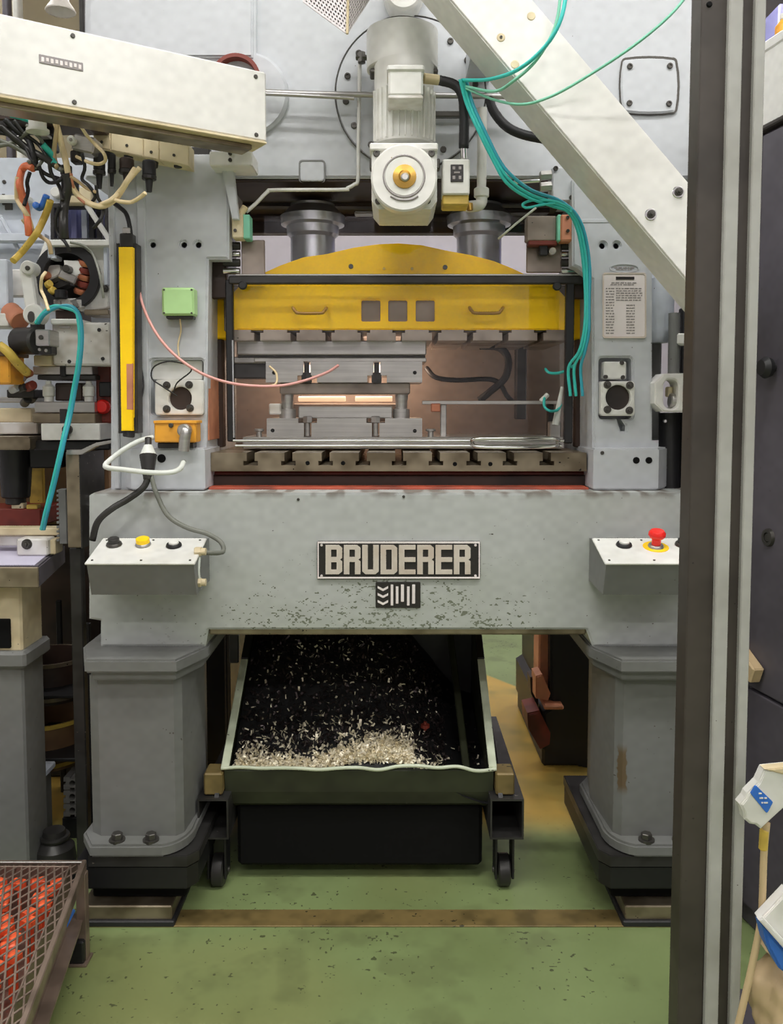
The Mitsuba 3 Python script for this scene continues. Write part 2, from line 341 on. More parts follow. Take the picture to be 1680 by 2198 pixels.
# ------------------------------------------------------------------ the press
PR = thing('stamping_press', 'large pale grey mechanical stamping press filling the middle of the picture', 'stamping press')
YB = 2.25
bed = ob('bed', pl([(190, 1064), (200, 1058), (1500, 1058), (1500, 1330), (1476, 1334), (1476, 1388), (1272, 1388), (1258, 1352), (447, 1352), (440, 1388), (215, 1388), (215, 1333), (190, 1329)], YB, .8, .006), 'bed_paint', PR)
ob('bottom_lip', bx(448, 1346, 1258, 1363, YB + .012, .7, .004), 'oily_steel', bed, label='lower edge lip with its shade painted in')  # darker steel on the lip, its shade put into the colour
sign = ob('sign_plate', pl(rr(680, 1162, 1031, 1243, 3), YB - .006, .007, .002), 'plate_black', PR, label='black sign plate')
fr = sg.box(681, 1163, 1030, 1242).difference(sg.box(684, 1166.5, 1027, 1238.5))
ob('sign_border', pl(fr, YB - .0085, .004), 'plate_silver', sign)
xs = np.linspace(697, 1012, 9)
for i, ch in enumerate('BRUDERER'):
    ob('letter', block_letter(ch, xs[i] + 1.2, 1170, xs[i + 1] - 2.2, 1233, YB - .0105, .005), 'letter_silver', sign)
bolts([(690, 1170), (1020, 1170), (690, 1236), (1020, 1236)], 3, YB - .006, sign, 'plate_silver', .003, 'screw')
mp = ob('model_plate', pl(rr(806, 1250, 902, 1305, 2), YB - .004, .005, .001), 'plate_black', PR, label='small dark plate with upright bars')
for i, (x0, x1) in enumerate([(838, 844), (849, 855), (860, 867), (873, 879), (884, 891)]):
    ob('stripe', bx(x0, 1255 + (i % 2) * 4, x1, 1300 - (i % 3) * 4, YB - .006, .003, .0005), 'plate_silver', mp)
for k in range(3):
    y = 1258 + 15 * k
    ob('chevron', pl([(810, y), (822, y + 6), (833, y), (833, y + 5), (822, y + 11), (810, y + 5)], YB - .006, .003), 'plate_silver', mp)
bolts([(866, 1066), (640, 1072)], 3, YB, PR, 'bolt_steel', .003, 'stud')

YC = 2.34
colL = sg.Polygon([(237, 330), (470, 330), (484, 340), (491, 360), (491, 556), (447, 556), (441, 1064), (237, 1064)])
for x, y in ((327, 525), (394, 525), (425, 525)): colL = colL.difference(oval(x, y, 6.5, n=16))
colL = colL.difference(rr(322, 772, 436, 892, 8))
colR = sg.Polygon([(1228, 385), (1400, 385), (1400, 945), (1414, 952), (1414, 1064), (1272, 1064), (1270, 600), (1240, 575), (1228, 570)])
for x, y in ((1293, 527), (1323, 527)): colR = colR.difference(oval(x, y, 6.5, n=16))
colR = colR.difference(rr(1285, 768, 1356, 900, 8)).difference(sg.Polygon([(1324, 900), (1332, 898), (1343, 915), (1342, 926), (1332, 926)]))
cl = ob('column', cat(pl(colL, YC, .05, .006), ext(wpoly(sg.Polygon(list(sg.box(237, 330, 441, 1064).exterior.coords)), YC), YC + .05, YC + .46)), 'press_paint', PR)
cr = ob('column', cat(pl(colR, YC, .05, .006), ext(wpoly(sg.box(1272, 385, 1400, 1064), YC), YC + .05, YC + .46)), 'press_paint', PR)
ob('seam_strip', bx(296, 352, 315, 940, YC - .008, .01, .003), 'press_paint', cl)
ob('edge_strip', bx(237, 345, 250, 1050, YC - .012, .014, .003), 'press_paint', cl)
bolts([(327, 525), (394, 525), (425, 525)], 4.5, YC + .018, cl, 'hole_black', .004)
bolts([(1293, 527), (1323, 527)], 4.5, YC + .018, cr, 'hole_black', .004)
ob('seam_strip', bx(1232, 470, 1320, 478, YC - .002, .004, .001), 'press_paint', cr)
# clamping cylinders set into the columns
def clamp(parent, x0, y0, x1, y1, cx, cy, r, spots, Y):
    c = ob('cylinder_flange', pl(rr(x0, y0, x1, y1, 7).difference(oval(cx, cy, r)), Y, .05, .003), 'white_paint', parent, smooth=False, label='square white cylinder flange')
    ob('bore', disc(cx, cy, r * 1.02, Y + .018, .02), 'soot_brown', c, smooth=30)
    for x, y in spots: hexbolt(x, y, 6.5, Y, c, 'bolt_steel', .006)
clamp(cl, 332, 815, 436, 891, 386, 855, 25, [(358, 827), (406, 826), (358, 878), (408, 876)], YC - .015)
ob('backing_plate', bx(324, 774, 434, 815, YC + .03, .02, .002), 'white_paint', cl)
clamp(cr, 1290, 818, 1362, 893, 1327, 853, 27, [(1303, 826), (1351, 827), (1303, 879), (1350, 881)], YC - .02)
wb = ob('valve_block', bx(1296, 776, 1344, 814, YC - .004, .04, .003), 'white_paint', cr, label='small white block in a recess')
bolts([(1334, 779), (1299, 809), (1336, 810)], 4.5, YC - .004, wb)
lb = ob('lower_block', prism([(X(1275, 2.31), 2.31), (X(1416, 2.31), 2.31), (X(1444, 2.42), 2.42), (X(1444, 2.6), 2.6), (X(1275, 2.31), 2.6)], Z(1052, 2.31), Z(962, 2.31), .004), 'press_paint', PR)
bolts([(1365, 988), (1392, 988)], 7, 2.31, lb, 'hole_black', .003)
bolts([(1292, 972)], 4, 2.31, lb, 'bolt_steel', .003)
lb2 = ob('lower_block', prism([(X(278, 2.3), 2.3), (X(438, 2.3), 2.3), (X(438, 2.3), 2.5), (X(262, 2.3), 2.5), (X(262, 2.36), 2.36)], Z(1052, 2.3), Z(962, 2.3), .004), 'press_paint', PR)
ob('keyway', disc(346, 984, 9, 2.297, .004), 'hole_black', lb2, smooth=30)
ob('flank', lathe([(0, 0), (.03, 0), (.045, .03), (.045, .17), (0, .2)], W(1408, 736, 2.44), (0, 0, 1), 28), 'grey_panel', cr, smooth=40)
ob('flank_plate', bx(1396, 590, 1420, 945, 2.46, .2, .004), 'stand_paint', cr)
# rating plate
rp = ob('rating_plate', pl(rr(1293, 585, 1387, 726, 6), YC - .004, .005, .001), 'plate_silver', cr, label='silver rating plate with printed lines')
ob('plate_rim', pl(rr(1293, 585, 1387, 726, 6).difference(rr(1296, 588, 1384, 722, 5)), YC - .006, .003), 'letter_silver', rp)
def dashes(parent, rows, Y, m='print_grey', h=2.4, name='print'):
    r_ = random.Random(5); ms = []
    for x0, x1, y in rows:
        x = x0
        while x < x1 - 2:
            w = min(r_.uniform(3, 9), x1 - x); ms.append(bx(x, y, x + w, y + h, Y, .0012, .0001)); x += w + r_.uniform(1.2, 2.6)
    ob(name, cat(ms), m, parent, kind='stuff')
ob('heading', bx(1322, 594, 1361, 600, YC - .006, .003, .0003), 'plate_black', rp)
dashes(rp, [(1312, 1366, 606), (1310, 1360, 610)] + [(1300, 1318, y) for y in range(618, 718, 6)] + [(1322, 1378, y) for y in range(618, 648, 5)] + [(1344, 1362, y) for y in range(654, 716, 6)], YC - .0052)
oc = ob('cast_mark', pl(oval(1340, 575, 32, 10).difference(oval(1340, 575, 29, 7.5)), YC - .003, .004), 'press_paint', cr)
dashes(oc, [(1318, 1362, 573), (1322, 1360, 577)], YC - .002)

YH = 2.44
crown = ob('crown', cat(pl([(181, -240), (1514, -240), (1514, 382), (181, 382)], YH, .6, .006)), 'press_paint', PR)
ob('underside', cb(X(494, 2.45), X(1240, 2.45), 2.452, 3.0, Z(382, 2.44) - .008, Z(382, 2.44) - .0005, .002), 'soot_brown', crown, label='dark brown plate painted for the shade below the crown')  # added dark plate, the shade below the crown put into its colour
ob('crown_panel', cat(pl([(185, -200), (548, -200), (548, 128), (185, 128)], YH - .03, .035, .012)), 'press_paint', crown)
ob('cover_disc', disc(530, 200, 86, YH - .02, .03, 48, .008), 'press_paint', crown, smooth=30)
ob('cover_ring', ring(505, 168, 44, 52, YH - .05, .06), 'red_oxide', crown, smooth=30, label='rust red ring behind the cream box beam')
fl = ob('bearing_flange', disc(881, 200, 158, YH - .018, .025, 64, .004), 'press_paint', PR, smooth=30, label='large round bearing flange with a ring of screws')
ob('flange_groove', ring(881, 200, 157, 159, YH - .0195, .006, 64), 'bolt_steel', fl, smooth=30)
bolts([(881 + 140 * math.cos(a), 200 + 140 * math.sin(a)) for a in np.radians(np.arange(15, 375, 22.5))], 6.5, YH - .018, fl)
sq = sg.Polygon([(1340, 130), (1366, 127), (1394, 126), (1422, 127), (1447, 130), (1451, 155), (1452.5, 184), (1451, 212), (1447, 237), (1422, 240), (1394, 241), (1366, 240), (1340, 237), (1336, 212), (1334.5, 184), (1336, 155)]).buffer(-3).buffer(5)
sc_ = ob('square_cover', pl(sq, YH - .014, .016, .004), 'press_paint', crown, label='square cover with bulging sides and four screws')
ob('cover_gasket', pl(sq.buffer(4), YH - .006, .008), 'bolt_steel', sc_)
bolts([(1351, 143), (1437, 142), (1350, 222), (1435, 223)], 6, YH - .014, sc_)
ob('small_cover', pl(rr(643, 345, 696, 388, 7), YH - .006, .008, .002), 'press_paint', crown)
ob('cover_outline', pl(rr(641, 343, 698, 392, 8).difference(rr(644, 346, 695, 392, 6)), YH - .008, .004), 'stand_paint', crown)
ob('crown_spigot', cat(disc(866, -20, 38, YH - .08, .1, 32, .006), ring(866, -20, 34, 42, YH - .05, .06)), 'white_paint', crown, smooth=35)
# inside: frame behind the ram, dark gap under the crown
ob('upper_frame', bx(488, 372, 1250, 470, 2.86, .2, .004), 'soot_brown', PR, label='dark brown frame in the gap under the crown')  # dark brown block across the gap
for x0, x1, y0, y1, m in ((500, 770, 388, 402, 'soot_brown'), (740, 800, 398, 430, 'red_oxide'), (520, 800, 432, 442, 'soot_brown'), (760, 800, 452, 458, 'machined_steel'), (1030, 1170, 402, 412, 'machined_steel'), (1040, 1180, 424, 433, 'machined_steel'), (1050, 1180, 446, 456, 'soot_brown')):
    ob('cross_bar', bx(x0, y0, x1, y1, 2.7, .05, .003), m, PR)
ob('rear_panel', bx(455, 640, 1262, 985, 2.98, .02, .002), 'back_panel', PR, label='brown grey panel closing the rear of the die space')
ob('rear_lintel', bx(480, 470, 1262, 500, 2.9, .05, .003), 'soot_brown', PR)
# guide columns of the ram
for x, nm in ((672, 'left'), (1027, 'right')):
    c = W(x, 620, 2.66); r = M(47, 2.66)
    z0, z1 = Z(640, 2.66), Z(470, 2.66)
    g = ob('guide_pillar', cyl([c[0], 2.66, z0], [c[0], 2.66, Z(440, 2.66)], r, n=40), 'polished_steel', PR, smooth=40, label='polished steel guide pillar')
    zt = Z(452, 2.66)
    ob('pillar_collar', lathe([(r, Z(512, 2.66) - zt), (r * 1.15, Z(505, 2.66) - zt), (r * 1.18, Z(488, 2.66) - zt), (r * 1.42, Z(484, 2.66) - zt), (r * 1.46, Z(466, 2.66) - zt), (r * 1.1, Z(450, 2.66) - zt), (r * .9, Z(440, 2.66) - zt)], [c[0], 2.66, zt], (0, 0, 1), 40), 'polished_steel', g, smooth=40)
# the ram with its yellow cover
YR = 2.47
ram = ob('ram', bx(480, 612, 1222, 712, YR + .006, .42, .004), 'ram_steel', PR, label='steel ram body')
top = [(487, 640), (520, 608), (556, 590), (600, 570), (650, 552), (700, 545), (760, 531), (810, 524), (856, 522), (905, 526), (960, 538), (1010, 547), (1060, 560), (1100, 576), (1130, 590), (1180, 602), (1216, 640)]
yc = sg.Polygon(top + [(1222, 648), (1222, 722), (1204, 726), (1200, 708), (510, 708), (506, 728), (487, 728)])
for x in (775, 833, 892): yc = yc.difference(rr(x, 644, x + 41, 690, 4))
cov = ob('ram_cover', pl(yc, YR - .014, .02, .004), 'yellow_paint', ram, label='domed yellow ram cover')
for x, c in ((795, 0), (853, 0), (912, 0)): ob('window_recess', bx(x - 21, 643, x + 21, 691, YR + .002, .003, .0005), 'back_panel', cov, label='square grey brown window in the yellow cover')
bolts([(753, 572), (955, 574)], 5, YR - .014, cov, 'bolt_steel', .004)
bolts([(824, 577), (884, 577)], 3, YR - .014, cov, 'gold_yellow', .003)
for x0 in (626, 1005):
    x1 = x0 + 77
    pa = ob('access_panel', pl(sg.Polygon([(x0 - 6, 612), (x1 + 8, 612), (x1 + 6, 672), (x0 - 4, 672)]), YR - .0155, .003, .001), 'yellow_paint', cov)
    ob('handle', wt([(x0 + 3, 661, YR - .014), (x0 + 3, 661, YR - .05), (x0 + 8, 668, YR - .055), (x0 + 16, 672, YR - .057), (x1 - 16, 672, YR - .057), (x1 - 8, 668, YR - .055), (x1 - 3, 661, YR - .05), (x1 - 3, 661, YR - .014)], .0045, 10), 'handle_shaded', cov, smooth=True, label='yellow bow handle with shading painted in')
for x0, x1 in ((448, 487), (1222, 1252)):
    ob('side_wing', bx(x0, 642, x1, 728, YR + .03, .05, .004), 'yellow_paint', ram)
sl = sg.box(498, 708, 1222, 731)
for x in (551, 629, 704, 780, 855, 933, 1008, 1084, 1159): sl = sl.difference(sg.box(x - 6, 707, x + 7, 733)).difference(sg.box(x - 13, 706, x + 14, 714))
ob('ram_plate', pl(sl, YR - .02, .42, .002), 'ram_steel', ram, label='slotted clamping plate under the ram')
# bolster
bo = sg.box(452, 972, 1259, 1012)
for x in (537, 618, 698, 778, 856, 935, 1016, 1094, 1173): bo = bo.difference(sg.box(x - 8, 970, x + 9, 994)).difference(sg.box(x - 15, 990, x + 16, 999))
bol = ob('bolster', pl(bo, 2.37, .58, .002), 'oily_steel', PR, label='slotted bolster plate')
bolts([(660, 994), (736, 994), (976, 996), (1052, 996)], 4.5, 2.37, bol, 'hole_black', .002)
ob('bolster_base', bx(446, 1012, 1264, 1062, 2.42, .5, .004), 'red_oxide', PR, label='oily red base under the bolster')
ob('gap_filler', bx(452, 1020, 1262, 1046, 2.405, .03, .003), 'soot_brown', PR)
ob('red_ledge', bx(446, 1046, 1264, 1060, 2.34, .1, .003), 'rust_orange', PR, label='orange red ledge under the bolster')
ob('guide_bracket', bx(444, 556, 486, 640, 2.42, .03, .003), 'soot_brown', PR)
ob('guide_bracket', bx(1232, 556, 1272, 640, 2.42, .03, .003), 'soot_brown', PR)
for x0, x1 in ((462, 478), (1236, 1252)):
    ob('guide_rail', bx(x0, 728, x1, 960, 2.5, .04, .003), 'soot_brown', PR)
ob('lining', cb(X(441, 2.34), X(441, 2.34) + .004, 2.36, 2.51, Z(944, 2.4), Z(812, 2.4), .001), 'rust_salmon', cl, label='salmon plate painting the warm lamp glow on the inner face')  # warm lamp glow on the column wall, put in as a coloured plate
# feet
def stand(side):
    s = lambda pts: pts if side == 'left' else [(.036 - x, y) for x, y in pts][::-1]
    def bxx(x0, x1, *a): return cb(x0, x1, *a) if side == 'left' else cb(.036 - x1, .036 - x0, *a)
    t = thing('press_stand', 'grey cast pedestal under the left end of the press beside the tray of hot parts' if side == 'left' else 'grey cast pedestal under the right end of the press beside the brown post', 'pedestal', 'press pedestals')
    ob('cap', prism(s([(-.752, 2.13), (-.527, 2.13), (-.476, 2.26), (-.476, 2.6), (-.8, 2.6), (-.8, 2.26)]), .664, .698, .005), 'stand_paint', t)
    ob('cap_neck', prism(s([(-.74, 2.15), (-.533, 2.15), (-.49, 2.27), (-.49, 2.58), (-.79, 2.58), (-.79, 2.27)]), .640, .665, .004), 'stand_paint', t)
    ob('shaft', prism(s([(-.738, 2.18), (-.548, 2.18), (-.531, 2.20), (-.517, 2.40), (-.545, 2.56), (-.755, 2.56), (-.765, 2.2)]), .205, .642, .003), 'stand_paint', t)
    a = np.radians(np.linspace(-80, 10, 8))
    fx = [(-.585 + .075 * math.cos(q), 2.235 + .105 * math.sin(q)) for q in a]
    f = ob('foot_flange', prism(s([(-.75, 2.13)] + [(x, y) for x, y in fx] + [(-.51, 2.5), (-.56, 2.58), (-.78, 2.58), (-.79, 2.2)]), Z(1842, 2.13), Z(1815, 2.13), .006), 'stand_paint', t)
    zf = Z(1815, 2.13)
    for x in (-.69, -.605):
        xx = x if side == 'left' else .036 - x
        ob('bolt', cat(cyl([xx, 2.156, zf - .002], [xx, 2.156, zf + .005], .02, n=20), cyl([xx, 2.156, zf + .004], [xx, 2.156, zf + .02], .014, n=6, b=.002)), 'bolt_steel', f)
    ob('base_block', prism(s([(-.76, 2.14), (-.512, 2.14), (-.49, 2.17), (-.49, 2.62), (-.80, 2.62), (-.80, 2.14)]), Z(1910, 2.14), Z(1858, 2.14), .005), 'black_paint', t)
    ob('base_top', prism(s([(-.757, 2.137), (-.511, 2.137), (-.487, 2.17), (-.487, 2.62), (-.80, 2.62)]), Z(1858, 2.14) - .003, Z(1842, 2.13) + .002, .002), 'dark_steel', t)
    ob('wedge', bxx(-.77, -.53, 2.2, 2.6, .055, .145, .004), 'hole_black', t)
    ob('sole_plate', bxx(-.79, -.558, 2.165, 2.6, Z(1975, 2.165), Z(1945, 2.165), .003), 'oily_steel', t, label='bare steel sole plate')
    ob('floor_pad', bxx(-.80, -.55, 2.156, 2.62, 0, Z(1975, 2.165) + .002, .003), 'black_rubber', t)
    return t
stand('left'); stand('right')
labels['press_stand'].pop('group', None); labels['press_stand_001'].pop('group', None)

# ------------------------------------------------------------------ guard in front of the die space
YG = 2.405
g = thing('machine_guard', 'dark steel guard frame with a clear pane before the yellow ram', 'machine guard')
ob('rail', cat(bx(490, 592, 1252, 609, YG - .02, .025, .003)), 'dark_steel', g, label='dark top rail')
ob('rail_edge', bx(505, 588, 1250, 592, YG - .016, .018, .001), 'machined_steel', g)
ob('upright', bx(485, 600, 501, 948, YG - .015, .02, .003), 'black_paint', g, label='black upright')
ob('upright', bx(1213, 600, 1231, 952, YG - .015, .02, .003), 'black_paint', g, label='black upright')
ob('upright_edge', bx(498.5, 730, 502, 940, YG - .017, .004, .0005), 'polished_steel', g)
ob('lower_rail', cat(wt([(500, 946, YG - .02), (1210, 946, YG - .02)], .004, 10), wt([(505, 957, YG - .02), (1205, 957, YG - .02)], .0045, 10)), 'chrome', g, smooth=True, label='chrome lower rails')
ob('lower_handle', cat(wt([(1012, 948, YG - .03), (1030, 942, YG - .05), (1180, 941, YG - .05), (1196, 950, YG - .03), (1180, 959, YG - .05), (1035, 960, YG - .05), (1012, 951, YG - .03)], .005, 10)), 'chrome', g, smooth=True, label='chrome bar handle')
ob('pane', pl(sg.Polygon([(503, 950), (503, 592), (540, 592), (567, 560), (567, 464), (1128, 464), (1128, 585), (1212, 592), (1212, 950)]), YG, None), 'pane_clear', g, label='clear pane')
for x, y in ((520, 612), (1196, 614)): ob('knob', disc(x, y, 9, YG - .03, .012, 20, .003), 'black_rubber', g, smooth=30)
for x in (497, 1222):
    for k in range(4):
        ob('hinge_roller', cyl(W(x - 18, 528 + 18 * k, YG), W(x + 18, 528 + 18 * k, YG), .008 if k % 2 else .0105, n=16, b=.001), ['dark_steel', 'chrome'][k % 2], g, smooth=30)
ob('hinge_plate', bx(518, 515, 568, 590, YG + .012, .01, .002), 'ram_steel', g)
ob('hinge_plate', bx(1130, 520, 1205, 585, YG + .012, .01, .002), 'ram_steel', g)
ob('hinge_plate', bx(1240, 590, 1283, 602, YG - .01, .02, .002), 'dark_steel', g)
ob('catch', bx(1250, 555, 1274, 588, YG - .02, .04, .003), 'black_paint', g)

# air valves either side of the gap
t = thing('valve_block', 'cream and green air valve block at the left end of the gap under the crown', 'valve')
ob('body', bx(497, 458, 521, 511, 2.35, .05, .003), 'beige_paint', t); ob('side_plate', bx(521, 460, 536, 512, 2.36, .05, .002), 'pale_green_hose', t)
bolts([(505, 467), (505, 495)], 3.5, 2.35, t)
ob('fitting', cyl(W(515, 462, 2.37), W(527, 443, 2.37), .009, n=14, b=.002), 'cream_cable', t, smooth=30)
t = thing('valve_block', 'orange and green air valve block at the right end of the gap under the crown', 'valve')
ob('body', bx(1203, 460, 1240, 517, 2.35, .05, .004), 'rust_salmon', t); ob('side_plate', bx(1196, 460, 1204, 517, 2.355, .05, .002), 'pale_green_hose', t)
bolts([(1218, 467), (1218, 496)], 3.5, 2.35, t)
t = thing('sensor_box', 'brown smoked plastic box beside the orange valve block', 'sensor box')
ob('body', bx(1130, 463, 1194, 517, 2.37, .04, .003), 'ram_steel', t); ob('base', bx(1134, 516, 1196, 526, 2.37, .04, .002), 'red_oxide', t)
ob('foot', bx(1158, 526, 1176, 548, 2.38, .02, .002), 'black_paint', t); ob('screw', disc(1186, 538, 8, 2.375, .02), 'chrome', t, smooth=30)

# ------------------------------------------------------------------ the die set
t = thing('upper_die', 'upper half of the steel die clamped under the yellow ram', 'die')
ub = ob('shank_bar', bx(508, 731, 915, 762, 2.5, .2, .003), 'machined_steel', t)
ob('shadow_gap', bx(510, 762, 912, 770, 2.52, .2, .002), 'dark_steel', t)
sh = sg.box(570, 776, 906, 821)
for x in (658, 808): sh = sh.difference(sg.box(x - 7, 775, x + 8, 808)).difference(sg.box(x - 20, 806, x + 22, 823))
us = ob('die_shoe', pl(sh, 2.5, .22, .002), 'machined_steel', t)
ob('adaptor', bx(545, 768, 915, 777, 2.505, .2, .002), 'machined_steel', t)
for x in (658, 808): ob('clamp_bolt', cat(cyl(W(x, 822, 2.51), W(x, 800, 2.51), .016, n=6, b=.002), cyl(W(x, 802, 2.51), W(x, 778, 2.51), .007, n=12)), 'dark_steel', us)
bolts([(890, 800), (588, 800)], 4, 2.5, us, 'hole_black', .002)
ob('stripper', bx(600, 822, 880, 846, 2.53, .18, .003), 'ram_steel', t)
ob('side_plate', bx(500, 766, 570, 780, 2.52, .1, .003), 'machined_steel', t); ob('side_block', bx(500, 780, 574, 812, 2.53, .1, .003), 'dark_steel', t)
t = thing('lower_die', 'lower half of the steel die standing on the slotted bolster', 'die')
ls = sg.box(572, 898, 906, 938)
for x in (660, 806): ls = ls.difference(sg.box(x - 8, 906, x + 8, 940)).difference(sg.box(x - 20, 896, x + 20, 908))
l1 = ob('die_shoe', pl(ls, 2.5, .24, .002), 'machined_steel', t)
ob('riser', bx(520, 938, 1212, 964, 2.49, .28, .003), 'machined_steel', t)
for x in (660, 806): ob('clamp_bolt', cat(cyl(W(x, 908, 2.51), W(x, 893, 2.51), .014, n=6, b=.002), cyl(W(x, 936, 2.51), W(x, 906, 2.51), .007, n=12)), 'machined_steel', l1)
bolts([(585, 924), (890, 925)], 4, 2.5, l1, 'hole_black', .002)
ob('die_block', bx(640, 872, 842, 898, 2.53, .18, .003), 'machined_steel', t)
for x in (617, 861):
    c = W(x, 860, 2.56); zt = Z(832, 2.56)
    ob('guide_post', lathe([(0, 0), (.014, -.004), (.019, -.016), (.019, -.035), (.017, -.04), (.017, -.06), (.024, -.062), (.024, Z(898, 2.56) - zt), (0, Z(898, 2.56) - zt)], [c[0], 2.56, zt], (0, 0, 1), 24), 'machined_steel', t, smooth=35)
ob('stop_block', bx(577, 866, 602, 890, 2.53, .06, .003), 'dirty_white', t)
for x in (556, 924): ob('stop_pin', cat(cyl(W(x, 940, 2.5), W(x, 926, 2.5), .008, n=12), cyl(W(x, 926, 2.5), W(x, 920, 2.5), .014, n=16, b=.002)), 'machined_steel', t, smooth=30)
t = thing('feed_rail', 'thin steel strip feeding into the die from the right', 'feed rail')
ob('strip', bx(906, 860, 1196, 868, 2.56, .06, .001), 'machined_steel', t)
ob('support', bx(945, 868, 958, 940, 2.58, .03, .002), 'machined_steel', t); ob('support', bx(1176, 868, 1188, 940, 2.58, .03, .002), 'dark_steel', t)
ob('clip', bx(925, 866, 945, 884, 2.55, .03, .002), 'copper', t)
t = thing('work_lamp', 'warm orange work lamp glowing behind the lower die', 'lamp')
for x0, x1 in ((640, 742), (762, 842)):
    k = ob('tube', cyl(W(x0, 856, 2.80), W(x1, 856, 2.80), .009, n=14, b=.002), 'white_paint', t, smooth=30)
    scene[k]['emitter'] = {'type': 'area', 'radiance': {'type': 'rgb', 'value': [.34, .14, .08]}}
ob('housing', bx(630, 866, 852, 905, 2.78, .06, .003), 'ram_steel', t)
k = ob('lamp_bar', bx(600, 776, 890, 800, 2.80, .03, .004), 'white_paint', t)
scene[k]['emitter'] = {'type': 'area', 'radiance': {'type': 'rgb', 'value': [5.0, 3.6, 2.6]}}
t = thing('air_nozzle', 'clear plastic air nozzle with a white tip beside the right guard upright', 'nozzle')
ob('tip', cyl(W(1206, 830, 2.5), W(1192, 912, 2.5), .004, .011, n=14), 'white_hose', t, smooth=30)
ob('holder', bx(1180, 905, 1204, 945, 2.5, .04, .003), 'machined_steel', t); ob('joint', cyl(W(1160, 862, 2.5), W(1176, 846, 2.5), .007, n=12, b=.002), 'white_hose', t, smooth=30)
cable('hose', [(1170, 792, 2.5), (1178, 800, 2.47), (1196, 801, 2.45), (1216, 795, 2.43), (1232, 784, 2.37)], .004, 'teal_hose', 'short teal air hose curling over the right upright low in the guard window')
cable('hose', [(1168, 850, 2.5), (1168, 872, 2.48), (1180, 882, 2.47), (1196, 880, 2.49), (1204, 868, 2.5)], .004, 'teal_hose', 'short teal loop of hose round the air nozzle')
cable('cable', [(1030, 742, 2.8), (1070, 746, 2.78), (1090, 770, 2.76), (1084, 810, 2.76), (1050, 842, 2.78), (1030, 858, 2.8)], .012, 'black_rubber', 'thick black cable looping inside the die space')
cable('cable', [(915, 790, 2.8), (935, 810, 2.76), (980, 816, 2.76), (1060, 816, 2.78), (1088, 850, 2.76), (1100, 862, 2.78)], .008, 'black_rubber', 'black cable lying across the rear of the die space')
ob('rear_post', bx(1108, 735, 1130, 900, 2.82, .05, .003), 'dark_steel', label='dark upright post inside the die space on the right', cat_='post')

# ------------------------------------------------------------------ motor unit on the crown
t = thing('gear_motor', 'off white adjusting motor with a round dial hanging on the crown of the press', 'motor')
c = W(863, 200, 2.3); zc = lambda y: Z(y, 2.3)
r = M(74, 2.3)
ob('upper_cylinder', lathe([(0, zc(54)), (r * .7, zc(57)), (r, zc(70)), (r, zc(152)), (r * .86, zc(157)), (0, zc(157))], [c[0], 2.3, 0], (0, 0, 1), 40), 'white_paint', t, smooth=40)
r = M(62, 2.27)
mb = ob('motor_body', lathe([(0, zc(150)), (r, zc(150)), (r, zc(322)), (0, zc(322))], [c[0] + .004, 2.27, 0], (0, 0, 1), 40), 'white_paint', t, smooth=40)
for a in np.radians(np.arange(200, 345, 12)):
    p = np.array([c[0] + .004 + (r + .002) * math.cos(a), 2.27 + (r + .002) * math.sin(a), 0])
    ob('cooling_fin', bar(p + [0, 0, zc(318)], p + [0, 0, zc(212)], .004, .01, .001, up=(math.cos(a), math.sin(a), 0)), 'white_paint', mb)
jb = ob('junction_box', bx(833, 142, 908, 205, 2.12, .09, .005), 'white_paint', t)
ob('box_lid', bx(830, 138, 911, 152, 2.115, .095, .004), 'white_paint', jb); ob('box_flange', bx(832, 204, 908, 213, 2.118, .09, .003), 'dirty_white', jb)
ob('gland', cyl(W(908, 168, 2.16), W(942, 172, 2.17), .012, n=18, b=.002), 'beige_paint', jb, smooth=30)
for x0, x1 in ((793, 832), (908, 940)): ob('clamp_ring', bx(x0, 146, x1, 156, 2.26, .05, .003), 'bolt_steel', t)
gp = sg.Polygon([(797, 308), (938, 308), (938, 430), (925, 448), (812, 448), (797, 430)])
gb = ob('gearbox', pl(gp, 2.14, .2, .006), 'white_paint', t)
ob('gearbox_top', bx(793, 306, 940, 322, 2.13, .2, .003), 'white_paint', gb)
d = ob('dial_flange', cat(disc(867, 381, 70, 2.105, .04, 48, .004)), 'cream_paint', t, smooth=35, label='round cream dial flange')
ob('dial_ring', ring(867, 378, 42, 45, 2.102, .004, 40), 'print_grey', d, smooth=30)
ob('dial_face', disc(867, 378, 41, 2.103, .004, 40), 'white_paint', d, smooth=30)
ob('hub', lathe([(0, -.012), (.010, -.012), (.014, -.006), (.027, -.004), (.028, .003), (0, .003)], W(868, 379, 2.103), (0, 1, 0), 30), 'brass', d, smooth=35, label='brass hub')
ob('shaft_end', disc(869, 379, 9, 2.088, .02, 18, .003), 'machined_steel', d, smooth=30)
ob('print', wt([(838, 421, 2.1035), (852, 428, 2.1035), (868, 430, 2.1035), (884, 428, 2.1035), (897, 421, 2.1035)], .0022, 6), 'print_grey', d)
bolts([(812, 432), (917, 431), (808, 330), (926, 330)], 7, 2.14, gb)
for x in (793, 936): ob('side_lug', bx(x, 340, x + 8, 362, 2.18, .03, .002), 'bolt_steel', gb)
t = thing('limit_switch', 'small white box with a dark symbol right of the round dial', 'switch box')
ob('body', bx(950, 341, 1008, 417, 2.16, .07, .003), 'white_paint', t); ob('base', bx(950, 417, 1006, 440, 2.17, .07, .003), 'gold_yellow', t)
s = ob('symbol_plate', bx(967, 353, 994, 390, 2.157, .004, .0005), 'plate_black', t)
for a, b_, y0, y1 in ((971, 977, 357, 364), (984, 990, 357, 364), (974, 987, 368, 372), (971, 977, 377, 385), (984, 990, 377, 385)): ob('symbol', bx(a, y0, b_, y1, 2.1555, .002, .0003), 'print_grey', s)
